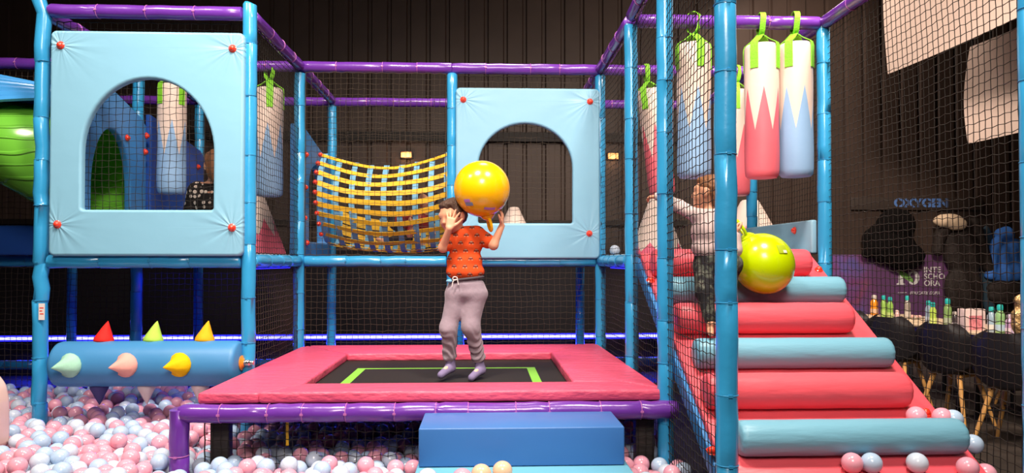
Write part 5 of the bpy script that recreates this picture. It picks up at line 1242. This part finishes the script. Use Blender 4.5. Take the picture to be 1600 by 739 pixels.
build(sdf([ell(C(1482, 345, 0.33), (0.21, 0.10, 0.10)), ell(C(1495, 350, 0.33), (0.14, 0.09, 0.09))], 0.01, wrinkle(0.006, 30)), 'cream_hood_lining', mat('cream_lining', (0.72, 0.55, 0.38), 0.85, bump=0.3), t, auto=None)
t = thing('jacket', 'bright blue hooded jacket with dark hem hanging at the right edge', 'jacket', C(1572, 470, 0.2))
jb = mat('bright_blue_fabric', (0.05, 0.20, 0.68), 0.7, 0.3, 0.5, 10, bdist=0.03)
build(sdf([ell(C(1570, 366, 0.22), (0.13, 0.10, 0.11)), ell(C(1570, 400, 0.2), (0.22, 0.12, 0.26)), ell(C(1570, 424, 0.2), (0.27, 0.13, 0.17)), cap(C(1556, 380, 0.22), C(1546, 430, 0.24), 0.08, 0.07), cap(C(1585, 380, 0.22), C(1596, 430, 0.24), 0.08, 0.07)], 0.012, lambda X, Y, Z: 0.008 * np.sin(36 * X + 6 * Z)), 'jacket_body', jb, t, auto=None)
build(sdf([ell(C(1570, 450, 0.2), (0.27, 0.12, 0.14)), ell(C(1568, 462, 0.2), (0.24, 0.11, 0.14))], 0.014), 'dark_hem', dk, t, auto=None)
tag(build(sdf([ell(C(1542, 400, 0.14), (0.09, 0.08, 0.45)), ell(C(1545, 440, 0.14), (0.10, 0.08, 0.50))], 0.014, lambda X, Y, Z: 0.006 * np.sin(40 * X)), 'coat', mat('dull_teal_fabric', (0.02, 0.05, 0.08), 0.8), loc=C(1545, 480, 0.14), auto=None), 'narrow dull teal coat between the brown coat and the blue jacket', 'coat')

# white cloth banners hung from the ceiling
def hang(label, X, pts, curl):
    """pts: four corners (y,z) seen from the stairs: far-top, near-top, near-bottom, far-bottom"""
    P4 = [Vector((X, y, z)) for y, z in pts]
    t = thing('hanging_banner', label, 'banner', (X, (pts[0][0] + pts[1][0]) / 2, pts[2][1]))
    mb = MB(); mb.grid(lambda u, v: (P4[3] * (1 - u) + P4[2] * u) * (1 - v) + (P4[0] * (1 - u) + P4[1] * u) * v + Vector((curl * math.sin(PI * u * 1.4) * (0.4 + 0.6 * math.sin(PI * v)), curl * 0.8 * math.sin(PI * v) * (1 - u), 0)), 24, 24, thick=0.004)
    build(mb, 'cloth', M['cloth_w'], t)
    for k in (0, 1): build(MB().tube([P4[k], (P4[k].x, P4[k].y, 6.0)], 0.004, 6), 'hanging_cord', M['black'], t)
hang('large white cloth banner hanging high at the upper right, bottom edge slanting up', 4.5, ((7.62, 5.3), (4.6, 5.3), (4.6, 3.40), (7.62, 3.43)), 0.10)
hang('smaller white cloth banner below and behind the large one at the right edge', 5.25, ((7.35, 3.66), (5.2, 3.66), (5.2, 2.62), (7.40, 2.62)), 0.10)

# ------------------------------------------------------------------ BALL PIT
D = 0.085
def settle():
    cell = D; G = {}; out = []
    def sup(x, y):
        z = 0.243; cx, cy = int(math.floor(x / cell)), int(math.floor(y / cell))
        for i in (-1, 0, 1):
            for j in (-1, 0, 1):
                for (a, b, c) in G.get((cx + i, cy + j), ()):
                    d2 = (a - x) ** 2 + (b - y) ** 2
                    if d2 < D * D: z = max(z, c + math.sqrt(D * D - d2))
        return z
    def ok(x, y):
        if not (-3.95 < x < 2.0 and 2.95 < y < 5.62): return False
        if x > 0.98 - 0.0: return False
        if -0.38 < x < 0.72 and y < 3.56: return False                      # step blocks
        for px_, py_, r_ in obst:
            if (x - px_) ** 2 + (y - py_) ** 2 < (r_ + D / 2) ** 2: return False
        if -1.40 < x < 0.98 and y > 4.75: return False
        return True
    obst = [(X0, YA, 0.045), (X1, YA, 0.045), (X0, YB, 0.045), (X1, YB, 0.045), (-1.505, 3.57, 0.05), (X3, YD, 0.045), (X3, YZ, 0.045), (X3, YA, 0.045), (-1.34, 3.685, 0.055), (0.84, 3.685, 0.055)]
    def lim(x, y):
        L_ = 0.372 + 0.03 * noise.noise(Vector((x * 1.6, y * 1.6, 3)))
        if x < -1.6: L_ += 0.02 - 0.012 * (y - 4)
        if -1.6 < x < 1: L_ -= 0.03 + (0.03 if y > 3.7 else 0)
        return L_
    fails = 0; r2 = random.Random(3)
    while fails < 900 and len(out) < 5200:
        x = r2.uniform(-3.95, 0.98); y = r2.uniform(2.95, 5.62)
        if not ok(x, y): continue
        best = None
        for k in range(14):
            a = r2.uniform(0, 2 * PI); d = r2.uniform(0, 0.05); xx, yy = x + d * math.cos(a), y + d * math.sin(a)
            if not ok(xx, yy): continue
            z = sup(xx, yy)
            if best is None or z < best[2]: best = (xx, yy, z)
        if best is None: continue
        for s_ in (0.02, 0.01, 0.005, 0.002):
            for k in range(10):
                a = 2 * PI * k / 10; xx, yy = best[0] + s_ * math.cos(a), best[1] + s_ * math.sin(a)
                if ok(xx, yy):
                    z = sup(xx, yy)
                    if z < best[2]: best = (xx, yy, z)
        if best[2] > lim(best[0], best[1]): fails += 1; continue
        fails = 0
        out.append(best); G.setdefault((int(math.floor(best[0] / cell)), int(math.floor(best[1] / cell))), []).append(best)
    return out
balls = settle()
# visibility: drop the ones buried under others
zs = {}
vis = []
for b_ in balls:
    x, y, z = b_; u, v = proj(b_)
    if not (-25 < u < 1625 and v < 770): continue
    vis.append((u, v, x, y, z))
# ray test against nearer balls, coarse: screen buckets
dep = lambda t_: t_[3]
vis.sort(key=dep)
W_, H_ = 330, 160; buf = np.full((W_, H_), 1e9)
seen = []
for t_ in vis:
    u, v, x, y, z = t_; rp = D / 2 * F / y / 5; cx, cy = u / 5, v / 5; n_ = 0
    for i in range(int(cx - rp), int(cx + rp) + 1):
        for j in range(int(cy - rp), int(cy + rp) + 1):
            if 0 <= i < W_ and 0 <= j < H_ and (i + .5 - cx) ** 2 + (j + .5 - cy) ** 2 <= rp * rp and buf[i, j] > 1e8: buf[i, j] = y; n_ += 1
    seen.append((n_, t_))
vismap = [t_ for n_, t_ in seen if n_ >= 1]
hidden = [t_ for n_, t_ in seen if n_ < 1]
vismap.sort(key=lambda t_: t_[3])
print('balls', len(balls), 'in frame', len(vis), 'visible', len(vismap))
def ball_mesh(m):
    me = bpy.data.meshes.new('pit_ball'); bm = bmesh.new(); bmesh.ops.create_icosphere(bm, subdivisions=4, radius=D / 2); bm.to_mesh(me); bm.free()
    me.materials.append(m); me.polygons.foreach_set('use_smooth', [True] * len(me.polygons)); return me
kinds = [('ball_pink', 'pink'), ('ball_blue', 'pale blue'), ('ball_white', 'icy white')]
bme = {k: ball_mesh(M[k]) for k, _ in kinds}; bme['ball_peach'] = ball_mesh(M['ball_peach'])
def region(x, y):
    return 'pit' if x < -1.5 else 'front'
def pick(): 
    v = rnd.random(); return kinds[0] if v < 0.49 else (kinds[1] if v < 0.82 else kinds[2])
NIND = 288
for (u, v, x, y, z) in vismap[:NIND]:
    k, cn = pick()
    o = bpy.data.objects.new('pit_ball', bme[k]); COL.objects.link(o); o.location = (x, y, z)
    if x < -1.5: tag(o, cn + ' plastic ball lying in the near left part of the ball pit', 'ball', cn + ' balls in the left pit')
    else: tag(o, cn + ' plastic ball on the floor by the front of the trampoline', 'ball', cn + ' balls by the trampoline')
rest = vismap[NIND:] + hidden
mb = MB(); bm = bmesh.new(); bmesh.ops.create_icosphere(bm, subdivisions=3, radius=D / 2); bv = [v.co.copy() for v in bm.verts]; bf = [[v.index for v in f.verts] for f in bm.faces]; bm.free()
order = [k for k, _ in kinds]
for (u, v, x, y, z) in rest:
    mb.mi = order.index(pick()[0]); mb.add([(a.x + x, a.y + y, a.z + z) for a in bv], bf)
tag(build(mb, 'pit_balls', [M[k] for k in order], loc=(-2.6, 5.0, FL), auto=None), 'the mass of pink and pale blue balls filling the farther ball pit', 'ball pit balls', kind='stuff')

# loose balls on the stairs and steps
def single(k, p, label):
    o = bpy.data.objects.new('pit_ball', bme[k]); COL.objects.link(o); o.location = p; tag(o, label, 'ball')
def stair_ball(px, py, k, label, dx=0):
    p = on_slope(px, py + 12); single(k, p + slope_n * (D / 2 + 0.004), label)
stair_ball(1327, 724, 'ball_pink', 'pink ball left of two on the lowest visible stair'); stair_ball(1357, 724, 'ball_blue', 'pale blue ball next to the pink one on the lowest visible stair')
stair_ball(1428, 724, 'ball_white', 'icy white ball alone on the lowest visible stair'); stair_ball(1506, 731, 'ball_pink', 'pink ball at the right end of the lowest visible stair')
stair_ball(1427, 650, 'ball_pink', 'pink ball left of the red button above the lowest blue roll'); stair_ball(1467, 652, 'ball_pink', 'pink ball right of the red button above the lowest blue roll'); stair_ball(1484, 655, 'ball_blue', 'pale blue ball peeking out behind the right pink ball above the lowest roll')
p = PY(1520, 694, 3.02); single('ball_blue', p, 'pale blue ball wedged at the right end of the lowest blue roll')
p = PY(1540, 740, 2.92); single('ball_pink', p, 'pink ball in the bottom right corner beside the stairs')
zt = 0.422 + D / 2
for px, py, k, lab in ((785, 736, 'ball_peach', 'larger looking peach ball on the lower sky blue step'), (752, 741, 'ball_peach', 'second peach ball left of the first on the lower step'), (722, 748, 'ball_pink', 'pink ball left of the peach balls on the lower step'), (668, 748, 'ball_white', 'icy white ball at the left end of the lower step')):
    single(k, PZ(px, py, zt), lab)
p = PY(957, 389, YB + 0.10); single('ball_white', Vector((p.x - 0.0, YB - 0.0, DZ + 0.045 + D / 2)), 'icy white ball on the deck pipe right of the arched back window')
